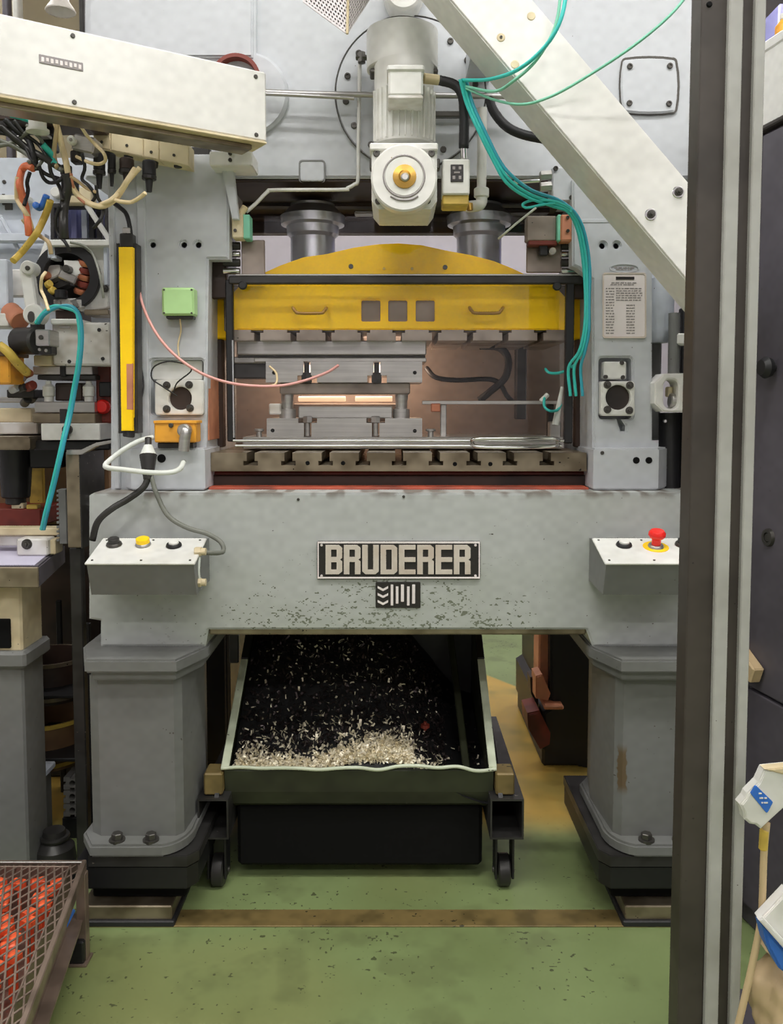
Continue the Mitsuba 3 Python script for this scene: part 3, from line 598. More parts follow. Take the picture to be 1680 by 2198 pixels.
ob('conduit_nut', cyl(W(995, 342, 2.19), W(995, 318, 2.19), .008, n=14, b=.001), 'chrome', t, smooth=30)
cable('hose', [(942, 172, 2.17), (975, 182, 2.17), (992, 205, 2.17), (996, 250, 2.18), (995, 318, 2.19)], .012, 'black_rubber', 'thick black hose from the motor junction box down to the small white switch box', 'hose')
cable('hose', [(1050, 215, 2.36), (1060, 240, 2.33), (1085, 270, 2.31), (1120, 288, 2.3), (1175, 300, 2.29)], .012, 'black_rubber', 'thick black hose curving behind the sloping beam', 'hose')
t = thing('air_pipe', 'white upright pipe with an elbow right of the small switch box', 'pipe')
ob('pipe', cyl(W(1035, 232, 2.33), W(1033, 410, 2.33), M(10, 2.33), n=20), 'white_paint', t, smooth=30)
ob('socket', cyl(W(1033, 404, 2.33), W(1033, 424, 2.33), M(16, 2.33), n=20, b=.002), 'white_paint', t, smooth=30)
ob('elbow', wt([(1033, 420, 2.33), (1033, 434, 2.33), (1026, 441, 2.33), (1012, 443, 2.35), (1004, 444, 2.42)], M(12, 2.33), 14), 'white_paint', t, smooth=True)
ob('nipple', cyl(W(1008, 436, 2.31), W(1008, 452, 2.31), .008, n=12, b=.001), 'brass', t, smooth=30)
t = thing('pipe_run', 'pair of thin grey pipes running across the crown behind the motor', 'pipe')
ob('pipe', wt([(560, 197, 2.38), (700, 202, 2.38), (1100, 207, 2.38)], M(6, 2.38), 12), 'machined_steel', t, smooth=True)
ob('pipe', wt([(560, 201, 2.36), (630, 204, 2.36), (760, 211, 2.36)], M(4, 2.36), 10), 'machined_steel', t, smooth=True)
ob('stay', bx(926, 238, 1040, 250, 2.37, .02, .002), 'bolt_steel', t)
cable('oil_pipe', [(772, 118, 2.40), (771, 200, 2.40), (769, 300, 2.40), (768, 384, 2.40), (760, 396, 2.40), (745, 404, 2.40), (735, 407, 2.40), (590, 408, 2.40), (574, 412, 2.40), (550, 436, 2.39), (528, 455, 2.38)], .0052, 'cream_paint', 'thin white oil pipe bending down the crown to the cream valve block', 'pipe')
t = thing('pipe_fitting', 'steel pipe union at the top of the thin white oil pipe', 'pipe fitting')
ob('union', cyl(W(776, 112, 2.39), W(776, 136, 2.39), .011, n=6, b=.002), 'bolt_steel', t)
ob('side_nut', cyl(W(764, 124, 2.39), W(790, 124, 2.385), .007, n=6, b=.001), 'bolt_steel', t)

# perforated box at the top edge
t = thing('perforated_box', 'light perforated metal box corner hanging at the top of the picture', 'perforated box')
P0, Yp = [(648, 2), (560, -120), (660, -240), (790, -60), (806, 0), (746, 76)], 2.1
pc = W(745, 74, Yp); ca = np.array([.80, 0, .6]); 
def panel_points(): 
    out = []
    for i in range(26):
        for j in range(26): out.append((i * .0085, j * .0085))
    return out
a1, a2 = W(650, 4, Yp) - pc, W(806, -20, Yp + .05) - pc
L1, L2 = np.linalg.norm(a1), np.linalg.norm(a2); a1 /= L1; a2 /= L2
up = np.array([0, 0, .25])
def sheet(p, u, Lu, v, Lv, name, pitch=.0085, hole=.0025):
    """A sheet with rows of round holes in it, spanned by u and v from p."""
    g = sg.box(0, 0, Lu, Lv); hs = []
    for i in range(int(Lu / pitch)):
        for j in range(int(Lv / pitch)):
            hs.append(sg.Point((i + .75 + .5 * (j % 2) - .25) * pitch, (j + .7) * pitch).buffer(hole, 2))
    g = g.difference(shapely.union_all(hs)); m = trimesh.creation.extrude_polygon(g if g.geom_type == 'Polygon' else max(g.geoms, key=lambda q: q.area), .0015, engine='earcut')
    n = np.cross(u, v); n /= np.linalg.norm(n); q = m.vertices
    return ob(name, trimesh.Trimesh(p + q[:, :1] * u + q[:, 1:2] * v + q[:, 2:] * n, m.faces, process=False), 'mesh_light', t)
upv = np.array([0.03, 0, 1.0]); upv /= np.linalg.norm(upv)
sheet(pc, a1, L1, upv, .16, 'perforated_sheet'); sheet(pc, a2, L2, upv, .16, 'perforated_sheet'); sheet(pc, a1, L1, a2, L2, 'perforated_sheet')
ob('corner_strip', bar(pc - [0, .002, 0], pc + upv * .16 - [0, .002, 0], .006, .006, .001, up=(0, 1, 0)), 'beige_paint', t)
ob('liner', trimesh.convex.convex_hull(np.array([pc + a1 * L1 * s + a2 * L2 * q + upv * h + np.array([0, .006, .004]) for s in (.03, .97) for q in (.03, .97) for h in (.004, .155)])), 'print_grey', t)

# ------------------------------------------------------------------ box beam upper left
t = thing('box_beam', 'cream sheet metal box beam slanting across the upper left', 'box beam')
E0 = np.array([X(572, 2.2, 233), 2.2, 0]); uB = np.array([-.84, -.543, 0]); nB = np.array([-.543, .84, 0])
zt, zb = Z(155, 2.2), Z(310, 2.2)
def beam_box(s0, s1, d0, d1, z0, z1, b=.003):
    m = cb(s0, s1, d0, d1, z0, z1, b); v = m.vertices
    m.vertices = E0 + v[:, :1] * uB + v[:, 1:2] * nB + np.c_[v[:, 0] * 0, v[:, 0] * 0, v[:, 2]]; m.invert(); return m
ob('cover', beam_box(0, 1.25, 0, .08, zb + .006, zt, .004), 'cream_paint', t)
ob('bottom_flange', beam_box(.002, 1.25, -.004, .08, zb, zb + .005, .001), 'beige_paint', t)
ob('under_tray', beam_box(.03, 1.25, .02, .078, zb - .012, zb, .002), 'oily_steel', t)
def beam_at(s, z, d=0): return E0 + uB * s + nB * d + np.array([0, 0, z])
for s, z in ((.028, zt - .016), (.028, zb + .018), (.452, zt - .014), (.452, zb + .018)):
    ob('screw', cyl(beam_at(s, z, -.003), beam_at(s, z, .001), .005, n=12, b=.001), 'bolt_steel', t, smooth=30)
bp = ob('name_strip', beam_box(.432, .522, -.002, .001, zb + .086, zb + .104, .0008), 'print_grey', t, label='small embossed grey strip')
for k in range(9): ob('emboss', beam_box(.436 + .0095 * k, .442 + .0095 * k, -.003, 0, zb + .089 + .002 * (k % 2), zb + .099, .0005), 'plate_silver', bp)
t = thing('terminal_block', 'dirty cream terminal block under the cream beam', 'terminal block')
for i, x0 in enumerate((200, 238, 308, 342)):
    x1 = (237, 307, 341, 405)[i]
    m = ob('module', pl([(x0, 270 + .19 * (x0 - 200)), (x1, 270 + .19 * (x1 - 200)), (x1, 315 + .2 * (x1 - 200)), (x0, 315 + .2 * (x0 - 200))], 2.26, .06, .002), 'beige_paint', t)
    bolts([((x0 + x1) / 2, 305 + .2 * (x0 - 200))], 3, 2.26, m, 'bolt_steel', .003, 'screw')
for x, y in ((234, 326), (276, 334), (330, 346), (382, 346)): ob('gland', cyl(W(x, y, 2.29), W(x, y + 14, 2.29), .012, .01, n=16, b=.001), 'dark_steel', t, smooth=30)
t = thing('beam_bracket', 'cream support bracket under the right end of the cream beam', 'bracket')
ob('plate', bx(449, 324, 541, 356, 2.27, .10, .003), 'cream_paint', t); bolts([(494, 330), (494, 344)], 4, 2.27, t)
ob('stem', pl([(474, 356), (500, 356), (512, 470), (498, 470)], 2.32, .02, .002), 'press_paint', t)
ob('stay', bx(408, 315, 450, 372, 2.36, .08, .003), 'dark_steel', t)

# ------------------------------------------------------------------ sloping beam upper right
t = thing('sloping_beam', 'long cream box beam sloping down from the top to the brown post', 'box beam')
Ys = 2.0
sb = sg.Polygon([(712, -300), (888, -300), (1600, 535), (1600, 754)])
ob('cover', pl(sb, Ys, .15, .004), 'cream_paint', t)
ob('face_plate', pl(sb.buffer(-4), Ys - .002, .004, .001), 'cream_paint', t)
for x, y in ((1456, 412), (1397, 460)):
    ob('washer', disc(x, y, 13, Ys - .004, .004, 20), 'chrome', t, smooth=30); hexbolt(x, y, 7, Ys - .004, t, 'bolt_steel', .006)
for x, y in ((1075, 80), (1140, 34), (1105, 138)):
    ob('plug', disc(x, y, 9, Ys - .0035, .004, 18), 'beige_paint', t, smooth=30)
bolts([(1075, 80)], 3, Ys - .003, t, 'bolt_steel', .003, 'screw')
ob('hanger', cb(X(1020, 2.15, 60), X(1080, 2.15, 60), 2.14, 2.45, Z(80, 2.15), Z(20, 2.15)), 'press_paint', t)

# teal air hoses
G = 'teal air hoses on the right of the press'
H = lambda pts, r, m, lab: cable('air_hose', pts, r, m, lab, 'air hose')
H([(1236, -330, 1.9), (1230, -140, 1.9), (1216, -20, 1.9), (1200, 50, 1.9), (1165, 105, 1.92), (1110, 150, 1.96), (1050, 170, 2.06), (992, 172, 2.14)], .0042, 'teal_hose', 'teal air hose hanging from the top edge over the sloping beam, the uppermost arc')
H([(1222, -330, 1.92), (1216, -140, 1.92), (1204, -20, 1.92), (1190, 60, 1.92), (1150, 130, 1.94), (1100, 175, 1.97), (1060, 196, 2.05), (1000, 186, 2.14)], .0034, 'pale_green_hose', 'pale green air hose hanging just under the uppermost teal arc')
H([(1580, -330, 1.88), (1545, -130, 1.88), (1480, -20, 1.88), (1430, 40, 1.88), (1350, 105, 1.9), (1250, 170, 1.94), (1180, 208, 1.97), (1120, 224, 2.0), (1060, 214, 2.08), (1000, 190, 2.14)], .003, 'pale_green_hose', 'thin pale green air hose crossing the sloping beam towards the top right')
for dx, mt, nm in ((0, 'teal_hose', 'foremost'), (7, 'cyan_hose', 'middle'), (-6, 'teal_hose', 'rearmost')):
    H([(993 + dx, 170, 2.14 + dx * .001), (1008 + dx, 225, 2.15), (1035 + dx, 285, 2.15), (1065 + dx, 345, 2.16), (1092 + dx, 385 - dx, 2.17), (1135 + dx, 416 - dx, 2.2), (1190 + dx, 436 - dx, 2.24), (1226 + dx, 456, 2.26), (1247 + dx, 500, 2.28), (1258 + dx, 570, 2.3), (1260 + .6 * dx, 650, 2.3), (1258 + .8 * dx, 710, 2.3), (1248 + dx, 755, 2.31), (1232 + 2 * dx, 790, 2.33), (1236 + 2 * dx, 850, 2.34)], .0042, mt, f'teal air hose hanging down the right column, the {nm} of the bundle of three')
H([(1190, 436, 2.22), (1160, 440, 2.22), (1130, 446, 2.22), (1122, 438, 2.22), (1145, 430, 2.22), (1190, 432, 2.22), (1222, 446, 2.22), (1226, 456, 2.22)], .0034, 'teal_hose', 'small loose teal loop of hose above the brown sensor box')
H([(1150, 446, 2.21), (1110, 478, 2.26), (1082, 502, 2.3), (1070, 512, 2.36)], .003, 'white_hose', 'short white hose slanting from the teal loop to the guard pane')
t = thing('manifold', 'steel pipe manifold under the crown near the teal hoses', 'manifold')
for y in (378, 402): ob('union', cyl(W(1158, y, 2.36), W(1184, y - 2, 2.36), .013, n=6, b=.002), 'machined_steel', t)
ob('block', bx(1184, 358, 1232, 432, 2.36, .06, .004), 'press_paint', t); bolts([(1192, 362), (1226, 424)], 5, 2.36, t)
ob('rod', cyl(W(1100, 392, 2.38), W(1160, 388, 2.37), .005, n=12), 'chrome', t, smooth=30)

# ------------------------------------------------------------------ fittings on the left column
t = thing('light_curtain', 'tall yellow light curtain bar on the left column', 'light curtain')
bl = W(255, 925, 2.25); tl = W(250, 530, 2.25)
def slab(x0a, x0b, x1a, x1b, y0, y1, Y, d): return pl([(x0a, y0), (x1a, y0), (x1b, y1), (x0b, y1)], Y, d, .002)
ob('housing', slab(254, 260, 284, 284, 530, 925, 2.25, .04), 'curtain_yellow', t)
ob('back_rail', slab(249, 254, 292, 296, 522, 930, 2.27, .045), 'dark_steel', t)
ob('top_cap', bx(256, 500, 284, 531, 2.258, .035, .003), 'dark_steel', t); ob('end_plug', bx(262, 488, 279, 502, 2.262, .025, .002), 'machined_steel', t)
ob('window', slab(270, 271, 284, 284, 780, 880, 2.249, .01), 'rust_salmon', t, label='pinkish window strip')
ob('connector', cyl(W(281, 895, 2.27), W(276, 938, 2.27), .012, .015, n=16, b=.002), 'black_rubber', t, smooth=30)
cable('cable', [(238, 432, 2.3), (258, 446, 2.29), (272, 462, 2.28), (280, 500, 2.27), (284, 560, 2.275)], .0055, 'black_rubber', 'black cable arching into the top of the yellow light curtain')
t = thing('sensor_amplifier', 'green plastic sensor box on the left column', 'sensor box')
ob('body', bx(347, 617, 416, 677, 2.29, .045, .004), 'green_plastic', t); ob('lid', bx(350, 620, 413, 674, 2.286, .006, .002), 'green_plastic', t)
ob('base', bx(356, 677, 414, 684, 2.30, .035, .002), 'dark_steel', t); bolts([(352, 622), (411, 622), (352, 672), (411, 672)], 2, 2.286, t, 'bolt_steel', .002, 'screw')
cable('wire', [(386, 684, 2.31), (388, 710, 2.33), (382, 740, 2.335), (384, 765, 2.335)], .002, 'cream_cable', 'thin pale wire hanging under the green sensor box', 'wire')
cable('air_hose', [(296, 610, 2.32), (308, 660, 2.29), (335, 715, 2.28), (375, 762, 2.28), (430, 800, 2.28), (485, 820, 2.30), (540, 828, 2.32), (600, 828, 2.33), (650, 818, 2.34), (700, 800, 2.36), (726, 784, 2.38)], .0038, 'pink_hose', 'pink air hose drooping from the left column in front of the die', 'air hose')
cable('air_hose', [(578, 786, 2.38), (592, 800, 2.37), (594, 818, 2.35), (586, 827, 2.34), (560, 830, 2.33)], .003, 'cream_cable', 'short cream hose branching off the pink hose in the guard window', 'air hose')
cable('wire', [(380, 850, 2.31), (350, 830, 2.3), (326, 812, 2.3), (330, 788, 2.3), (360, 776, 2.3), (398, 782, 2.3), (410, 796, 2.3), (380, 822, 2.3), (372, 846, 2.31)], .0018, 'black_rubber', 'thin black wire loop by the round port of the left column', 'wire')
t = thing('lubricator', 'orange yellow metal lubricator box on the left column', 'lubricator')
ob('body', bx(331, 906, 420, 950, 2.27, .06, .003), 'orange_paint', t); ob('lid', bx(329, 903, 422, 909, 2.266, .065, .001), 'orange_paint', t)
ob('knob', disc(366, 913, 5, 2.262, .01, 12), 'bolt_steel', t, smooth=30)
ob('elbow', cat(wt([(398, 922, 2.245), (398, 930, 2.24), (396, 945, 2.24), (394, 968, 2.24)], .014, 16), disc(393, 924, 14, 2.232, .035, 24, .004)), 'machined_steel', t, smooth=40)
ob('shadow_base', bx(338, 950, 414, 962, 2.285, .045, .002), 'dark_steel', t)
cable('hose', [(394, 992, 2.24), (386, 1006, 2.2), (365, 1014, 2.18), (320, 1014, 2.17), (265, 1008, 2.17), (232, 1004, 2.19), (226, 998, 2.22), (240, 984, 2.25), (270, 962, 2.26), (300, 946, 2.27), (330, 938, 2.28)], .0068, 'white_hose', 'thick white hose looping below the orange lubricator', 'hose')
cable('hose', [(318, 940, 2.25), (318, 965, 2.24), (318, 1000, 2.235), (312, 1040, 2.22), (280, 1068, 2.21), (240, 1092, 2.2), (210, 1120, 2.2), (198, 1160, 2.2)], .0085, 'dark_steel', 'thick dark hose running from the left column down to the left edge of the bed', 'hose')
cable('cable', [(324, 1022, 2.225), (336, 1060, 2.215), (360, 1106, 2.205), (400, 1132, 2.2), (445, 1146, 2.2), (474, 1164, 2.19), (478, 1184, 2.18), (455, 1187, 2.14), (440, 1185, 2.13)], .006, 'grey_cable', 'grey cable curving from the left column into the right end of the left control box')
t = thing('cable_clamp', 'grey conical cable gland beneath the orange lubricator', 'cable gland')
ob('cone', cyl(W(318, 975, 2.24), W(318, 1030, 2.225), .022, .012, n=20, b=.002), 'dark_steel', t, smooth=30); ob('tip', cyl(W(318, 955, 2.245), W(318, 975, 2.24), .01, .02, n=16), 'white_hose', t, smooth=30)
cable('hose', [(300, 770, 2.33), (308, 830, 2.32), (296, 880, 2.3), (288, 905, 2.28)], .002, 'black_rubber', 'thin black wire beside the lower end of the yellow light curtain', 'wire')

# ------------------------------------------------------------------ operator boxes on the bed
def console(label, x0, x1, zt_back, side):
    t = thing('control_box', label, 'control box')
    yf, yb = 2.07, 2.25
    zb_, zf, zk = Z(1282, yf), Z(1213, yf), Z(1160, 2.2)
    prof = sg.Polygon([(yf + .028, zb_), (2.2, zb_ + .004), (2.25, zb_ + .004), (2.25, zk - .001), (2.2, zk - .001), (yf, zf)])
    m = trimesh.creation.extrude_polygon(prof, x1 - x0, engine='earcut'); v = m.vertices
    ob('body', trimesh.Trimesh(np.c_[x0 + v[:, 2], v[:, 0], v[:, 1]], m.faces, process=False), 'stand_paint', t)
    a, b_ = np.array([0, yf - .004, zf]), np.array([0, 2.205, zk]); L = np.linalg.norm(b_ - a); ax = (b_ - a) / L; nn = np.array([0, -ax[2], ax[1]])
    def on(x, s, h=0): return np.array([x, 0, 0]) + a + ax * (s * L) + nn * h
    m = cb(x0 - .004, x1 + .004, 0, L, 0, .006, .002); v = m.vertices
    m.vertices = a + np.c_[v[:, 0], v[:, 0] * 0, v[:, 0] * 0] + v[:, 1:2] * ax + v[:, 2:] * nn
    ob('panel', m, 'white_paint', t)
    for fx in (.04, .5, .96):
        for s in (.1, .9): ob('screw', cyl(on(x0 + (x1 - x0) * fx, s, .005), on(x0 + (x1 - x0) * fx, s, .0075), .0028, n=10), 'bolt_steel', t, smooth=30)
    def button(px, py, cap, capm, h=.012, r=.0155, ringm='bolt_steel', plate=None, label=None):
        s = (1213 - py) / 53.0; x = X(px, yf + s * .135, py)
        k = ob('push_button', cat(cyl(on(x, s, .006), on(x, s, .014), .0195, .018, n=26, b=.002)), ringm, t, smooth=35, label=label)
        if plate: ob('backing', cyl(on(x, s, .0055), on(x, s, .0075), .031, n=30), plate, k, smooth=30)
        if cap == 'mushroom': ob('cap', lathe([(0, .008), (.011, .008), (.011, .028), (.017, .032), (.0205, .037), (.0205, .044), (.016, .05), (0, .052)], on(x, s, 0), nn, 30), capm, k, smooth=40)
        else: ob('cap', lathe([(0, .012), (r, .012), (r, .012 + h), (r * .8, .014 + h), (0, .0145 + h)], on(x, s, 0), nn, 26), capm, k, smooth=35)
    return t, button
tL, btn = console('control box with grey, yellow and white buttons on the left end of the bed', X(187, 2.07, 1250), X(416, 2.07, 1250), 0, 'left')
btn(246, 1176, 'flat', 'dark_steel', .012, .0135, label='grey button')
btn(308, 1176, 'flat', 'curtain_yellow', .012, .0165, 'machined_steel', label='yellow button')
btn(374, 1178, 'flat', 'white_paint', .006, .0125, 'black_paint', label='white button')
for y in (1184, 1250): ob('gland', cat(cyl(W(418, y, 2.12), W(432, y, 2.12), .012, n=6, b=.001), cyl(W(430, y, 2.12), W(442, y, 2.12), .009, n=14)), 'beige_paint', tL)
ob('drain_tube', wt([(428, 1195, 2.12), (426, 1225, 2.115), (428, 1245, 2.12)], .0035, 8), 'white_hose', tL, smooth=True)
tR, btn = console('control box with a red mushroom stop button on the right end of the bed', X(1300, 2.07, 1250), X(1510, 2.07, 1250), 0, 'right')
btn(1338, 1177, 'flat', 'white_paint', .006, .0125, 'black_paint', label='white button')
btn(1406, 1180, 'mushroom', 'bright_red', ringm='machined_steel', plate='curtain_yellow', label='red mushroom stop button on a yellow disc')
btn(1464, 1176, 'flat', 'black_paint', .01, .013, label='black button')

# ------------------------------------------------------------------ things right of the right column
t = thing('clevis', 'white octagonal link with an oval hole and a bolt right of the right column', 'clevis')
ob('link', pl(sg.Polygon([(1405, 822), (1424, 802), (1500, 800), (1500, 886), (1424, 884), (1405, 866)]).difference(rr(1424, 814, 1456, 878, 15)), 2.3, .07, .004), 'cream_paint', t)
ob('eye_bolt', cat(cyl(W(1436, 860, 2.335), W(1480, 862, 2.335), .02, n=20, b=.003)), 'machined_steel', t, smooth=30); ob('pin', bx(1434, 830, 1444, 852, 2.34, .03, .003), 'beige_paint', t)
t = thing('damper_rod', 'upright pale rod above the white octagonal link', 'rod')
ob('rod', cyl(W(1447, 672, 2.36), W(1445, 806, 2.36), M(12, 2.36), n=20), 'stand_paint', t, smooth=30); ob('collar', bx(1454, 715, 1490, 740, 2.34, .05, .004), 'white_paint', t)
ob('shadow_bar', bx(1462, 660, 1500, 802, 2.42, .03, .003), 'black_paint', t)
t = thing('shock_absorber', 'black upright cylinder under the white octagonal link', 'shock absorber')
ob('cylinder', cyl(W(1436, 886, 2.4), W(1436, 1048, 2.4), M(22, 2.4), n=24), 'black_paint', t, smooth=30); ob('sleeve', bx(1456, 886, 1490, 1054, 2.44, .05, .004), 'hole_black', t)
ob('nut', disc(1428, 904, 4, 2.36, .01, 12), 'chrome', t, smooth=30)

# ------------------------------------------------------------------ guard posts, cabinet and the pole at the right edge
def post(name, label, cols, Yq):
    t = thing('guard_post', label, 'post')
    for nm, mt, xt, xb, w, d0, dd in cols:
        a, b_ = W(xt, 0, Yq), W(xb, 2198, Yq)
        g_ = (a - b_) / (a[2] - b_[2])
        zt_, z0_ = a[2] + .35, 0.0
        p0, p1 = b_ + g_ * (z0_ - b_[2]), b_ + g_ * (zt_ - b_[2])
        p0[1] = p1[1] = Yq + d0 + dd / 2
        ww = M(w, Yq)
        p0[0] += ww / 2; p1[0] += ww / 2
        ob(nm, bar(p0, p1, ww, dd, .002, up=(0, 1, 0)), mt, t)
    return t
t = post('a', 'wide brown steel guard post with a pale edge strip at the right', [('web', 'post_steel', 1505, 1453, 57, 0, .05), ('edge_strip', 'edge_white', 1560, 1508, 29, -.012, .06)], 1.5)
ob('screw', disc(1523, 8, 6, 1.497, .006, 14), 'hole_black', t, smooth=30)
post('b', 'narrow brown steel guard post with a pale edge strip beside the dark cabinet', [('web', 'post_steel', 1590, 1536, 30, .004, .05), ('edge_strip', 'edge_white', 1618, 1562, 22, -.008, .06)], 1.5)
t = thing('control_cabinet', 'tall dark grey control cabinet behind the posts at the right edge', 'cabinet')
K0 = np.array([X(1560, 2.3, 285), 2.3, 0]); kz = Z(287, 2.2)
uK = np.array([.185, -1, 0]); uK /= np.linalg.norm(uK); nK = np.array([-uK[1], uK[0], 0]) * 1.0
K0 = W(1635, 285, 2.2) * [1, 1, 0] - uK * .30
def cab(s0, s1, d0, d1, z0, z1, b=.003):
    m = cb(s0, s1, d0, d1, z0, z1, b); v = m.vertices
    m.vertices = K0 + v[:, :1] * uK + v[:, 1:2] * nK + np.c_[v[:, 0] * 0, v[:, 0] * 0, v[:, 2]]
    return m
ob('carcass', cab(0, .60, .004, .5, .0, kz, .004), 'cabinet_grey', t)
for i, (s0, s1) in enumerate(((.0, .312), (.318, .60))):
    dd = ob('door', cab(s0 + .003, s1 - .003, -.012, .006, .62, kz - .012, .003), 'cabinet_grey', t)
    ob('lower_panel', cab(s0 + .003, s1 - .003, -.012, .006, .06, .612, .003), 'cabinet_grey', t)
ob('top_edge', cab(-.004, .604, -.016, .5, kz, kz + .012, .003), 'post_steel', t)
def cabp(s, z, d): return K0 + uK * s + nK * d + np.array([0, 0, z])
def s_at(px):                       # where along the cabinet's front the photo's column px falls
    q = (px - 840) / F
    return (q * K0[1] - K0[0]) / (uK[0] - q * uK[1])
sh_ = s_at(1667)
ob('door_knob', lathe([(0, -.05), (.018, -.048), (.026, -.036), (.022, -.024), (.01, -.02), (.01, -.01), (0, -.01)], cabp(sh_, Z(790, 2.13), 0), nK, 24), 'black_rubber', t, smooth=40)
ob('lock', cat(lathe([(.012, -.02), (.02, -.02), (.022, -.012), (.012, -.012), (.012, -.02)], cabp(sh_, Z(1150, 2.13), 0), nK, 24), cyl(cabp(sh_, Z(1150, 2.13), -.018), cabp(sh_, Z(1150, 2.13), -.01), .01, n=16)), 'bolt_steel', t, smooth=35)
sl_ = s_at(1632)
ob('latch', bar(cabp(sl_ - .03, Z(1405, 2.15), -.026), cabp(sl_ + .06, Z(1440, 2.15), -.03), .03, .045, .004), 'tan_cable', t, label='tan latch')
t = thing('carton', 'cream box standing on top of the dark cabinet at the upper right corner', 'box')
ob('body', cab(.21, .56, .0, .3, kz + .013, kz + .21, .004), 'cream_paint', t); ob('lid', cab(.205, .565, -.004, .305, kz + .19, kz + .215, .003), 'cream_paint', t)
t = thing('bottle', 'small orange bottle standing on the cream box at the upper right corner', 'bottle')
pb = cabp(.30, kz + .216, .05)
ob('body', lathe([(0, 0), (.018, 0), (.02, .006), (.02, .04), (.008, .055), (0, .055)], pb, (0, 0, 1), 20), 'orange_paint', t, smooth=35); ob('cap', cyl(pb + [0, 0, .055], pb + [0, 0, .07], .01, n=14, b=.002), 'white_paint', t, smooth=30)
t = thing('storage_cabinet', 'blue violet cabinet on the far right wall at the top corner', 'cabinet')
ob('body', cb(2.2, 3.2, 5.2, 5.8, 0, 3.6, .01), 'violet_panel', t); ob('door', cb(2.24, 2.68, 5.18, 5.2, .1, 3.5, .006), 'violet_panel', t); ob('door', cb(2.72, 3.16, 5.18, 5.2, .1, 3.5, .006), 'violet_panel', t)

# pole with a white head, low right
Yq = 1.42
t = thing('mop', 'tan pole with a ragged white head and a blue label at the lower right', 'mop')
hd = sg.Polygon([(1641, 1652), (1700, 1646), (1700, 1720), (1652, 1764), (1634, 1781), (1622, 1772), (1610, 1770), (1598, 1760), (1596, 1745), (1588, 1728), (1600, 1714), (1604, 1704), (1628, 1680)])
ob('head', pl(hd, Yq, .022, .004), 'white_paint', t, label='white head')
ob('head_top', pl([(1641, 1652), (1700, 1646), (1700, 1668)], Yq - .004, .02, .002), 'beige_paint', t)
lb_ = ob('sticker', pl(sg.Polygon([(1622, 1686), (1659, 1722), (1646, 1747), (1611, 1704)]).buffer(-3).buffer(3), Yq - .002, .004, .0006), 'label_blue', t, label='blue sticker')
dashes(lb_, [(1628, 1638, 1702), (1630, 1646, 1712), (1634, 1648, 1722)], Yq - .003, 'white_paint', 3)
ob('collar', cyl(W(1640, 1780, Yq + .03), W(1637, 1824, Yq + .03), M(10, Yq), n=18, b=.002), 'gold_yellow', t, smooth=30)
ob('shaft', wt([(1645, 1765, Yq + .03), (1639, 1830, Yq + .03), (1636, 1920, Yq + .03), (1632, 1980, Yq + .03), (1612, 2080, Yq + .03), (1584, 2200, Yq + .03), (1556, 2320, Yq + .04), (1524, 2474, Yq + .05)], M(8, Yq), 12), 'tan_cable', t, smooth=True)
t = thing('cardboard_box', 'white box with a blue side at the lower right corner', 'box')
ob('lid', pl([(1630, 1976), (1690, 1912), (1760, 1990), (1708, 2060)], 1.42, .022, .004), 'cream_paint', t)
ob('rim', pl([(1629, 1977), (1637, 1970), (1714, 2054), (1706, 2064)], 1.405, .012, .002), 'white_paint', t)
ob('side', pl([(1636, 1988), (1706, 2064), (1706, 2106), (1672, 2080), (1646, 2030)], 1.415, .03, .004), 'label_blue', t, label='blue side')
t = thing('sack', 'crumpled tan sack at the lower right corner under the white and blue box', 'sack')
m = trimesh.creation.icosphere(4, 1.0); v = m.vertices; nz = meshkit.fbm(v * 2.3 + 5, 4) - .5
cs = W(1716, 2160, 1.5); v = v * (1 + .35 * nz[:, None]) * [.085, .08, .11] + cs; m.vertices = v
ob('bag', m, 'tan_cable', t, smooth=True)
ob('neck', lathe([(.03, 0), (.05, .03), (.07, .05), (.03, .06), (0, .06)], cs + [0, 0, .06], (0, 0, 1), 18), 'tan_cable', t, smooth=True)
bt = ob('bench', cb(X(1660, 1.45, 2190), .95, 1.40, 1.72, 0, cs[2] - .115, .006), 'cabinet_grey', label='low dark bench just below the tan sack at the lower right corner', cat_='bench')

# ------------------------------------------------------------------ scrap trolley under the bed
t = thing('scrap_trolley', 'dark green wheeled scrap hopper under the bed of the press, heaped with metal scrap', 'trolley')
y0, y1 = 2.33, 2.96; xl, xr = X(484, y0, 1650), X(1056, y0, 1650); zr0 = Z(1650, y0); sl = .60
zr = lambda y: zr0 + sl * (y - y0)
def side_poly(pts, x0, x1):
    P = sg.Polygon(pts); m = trimesh.creation.extrude_polygon(P, x1 - x0, engine='earcut'); v = m.vertices
    return trimesh.Trimesh(np.c_[x0 + v[:, 2], v[:, 0], v[:, 1]], m.faces, process=False)
prof = [(y0, zr0 - .004), (y0 + .012, zr0 - .07), (y0 + .03, zr0 - .11), (y0 + .07, zr0 - .135), (y1, .30), (y1, zr(y1))]
for x in (xl - .004, xr): ob('side_panel', side_poly(prof, x, x + .004), 'trolley_green', t)
fp = np.array([(y0, zr0 - .006), (y0 + .012, zr0 - .07), (y0 + .03, zr0 - .11), (y0 + .07, zr0 - .135), (y0 + .2, zr0 - .11), (y1, .30)])
inn = fp + np.array([.004, .004])
ob('front_and_floor', side_poly(list(map(tuple, fp)) + list(map(tuple, inn[::-1])), xl, xr), 'trolley_green', t)
ob('rear_panel', cb(xl, xr, y1 - .004, y1, .3, zr(y1), .001), 'black_paint', t)
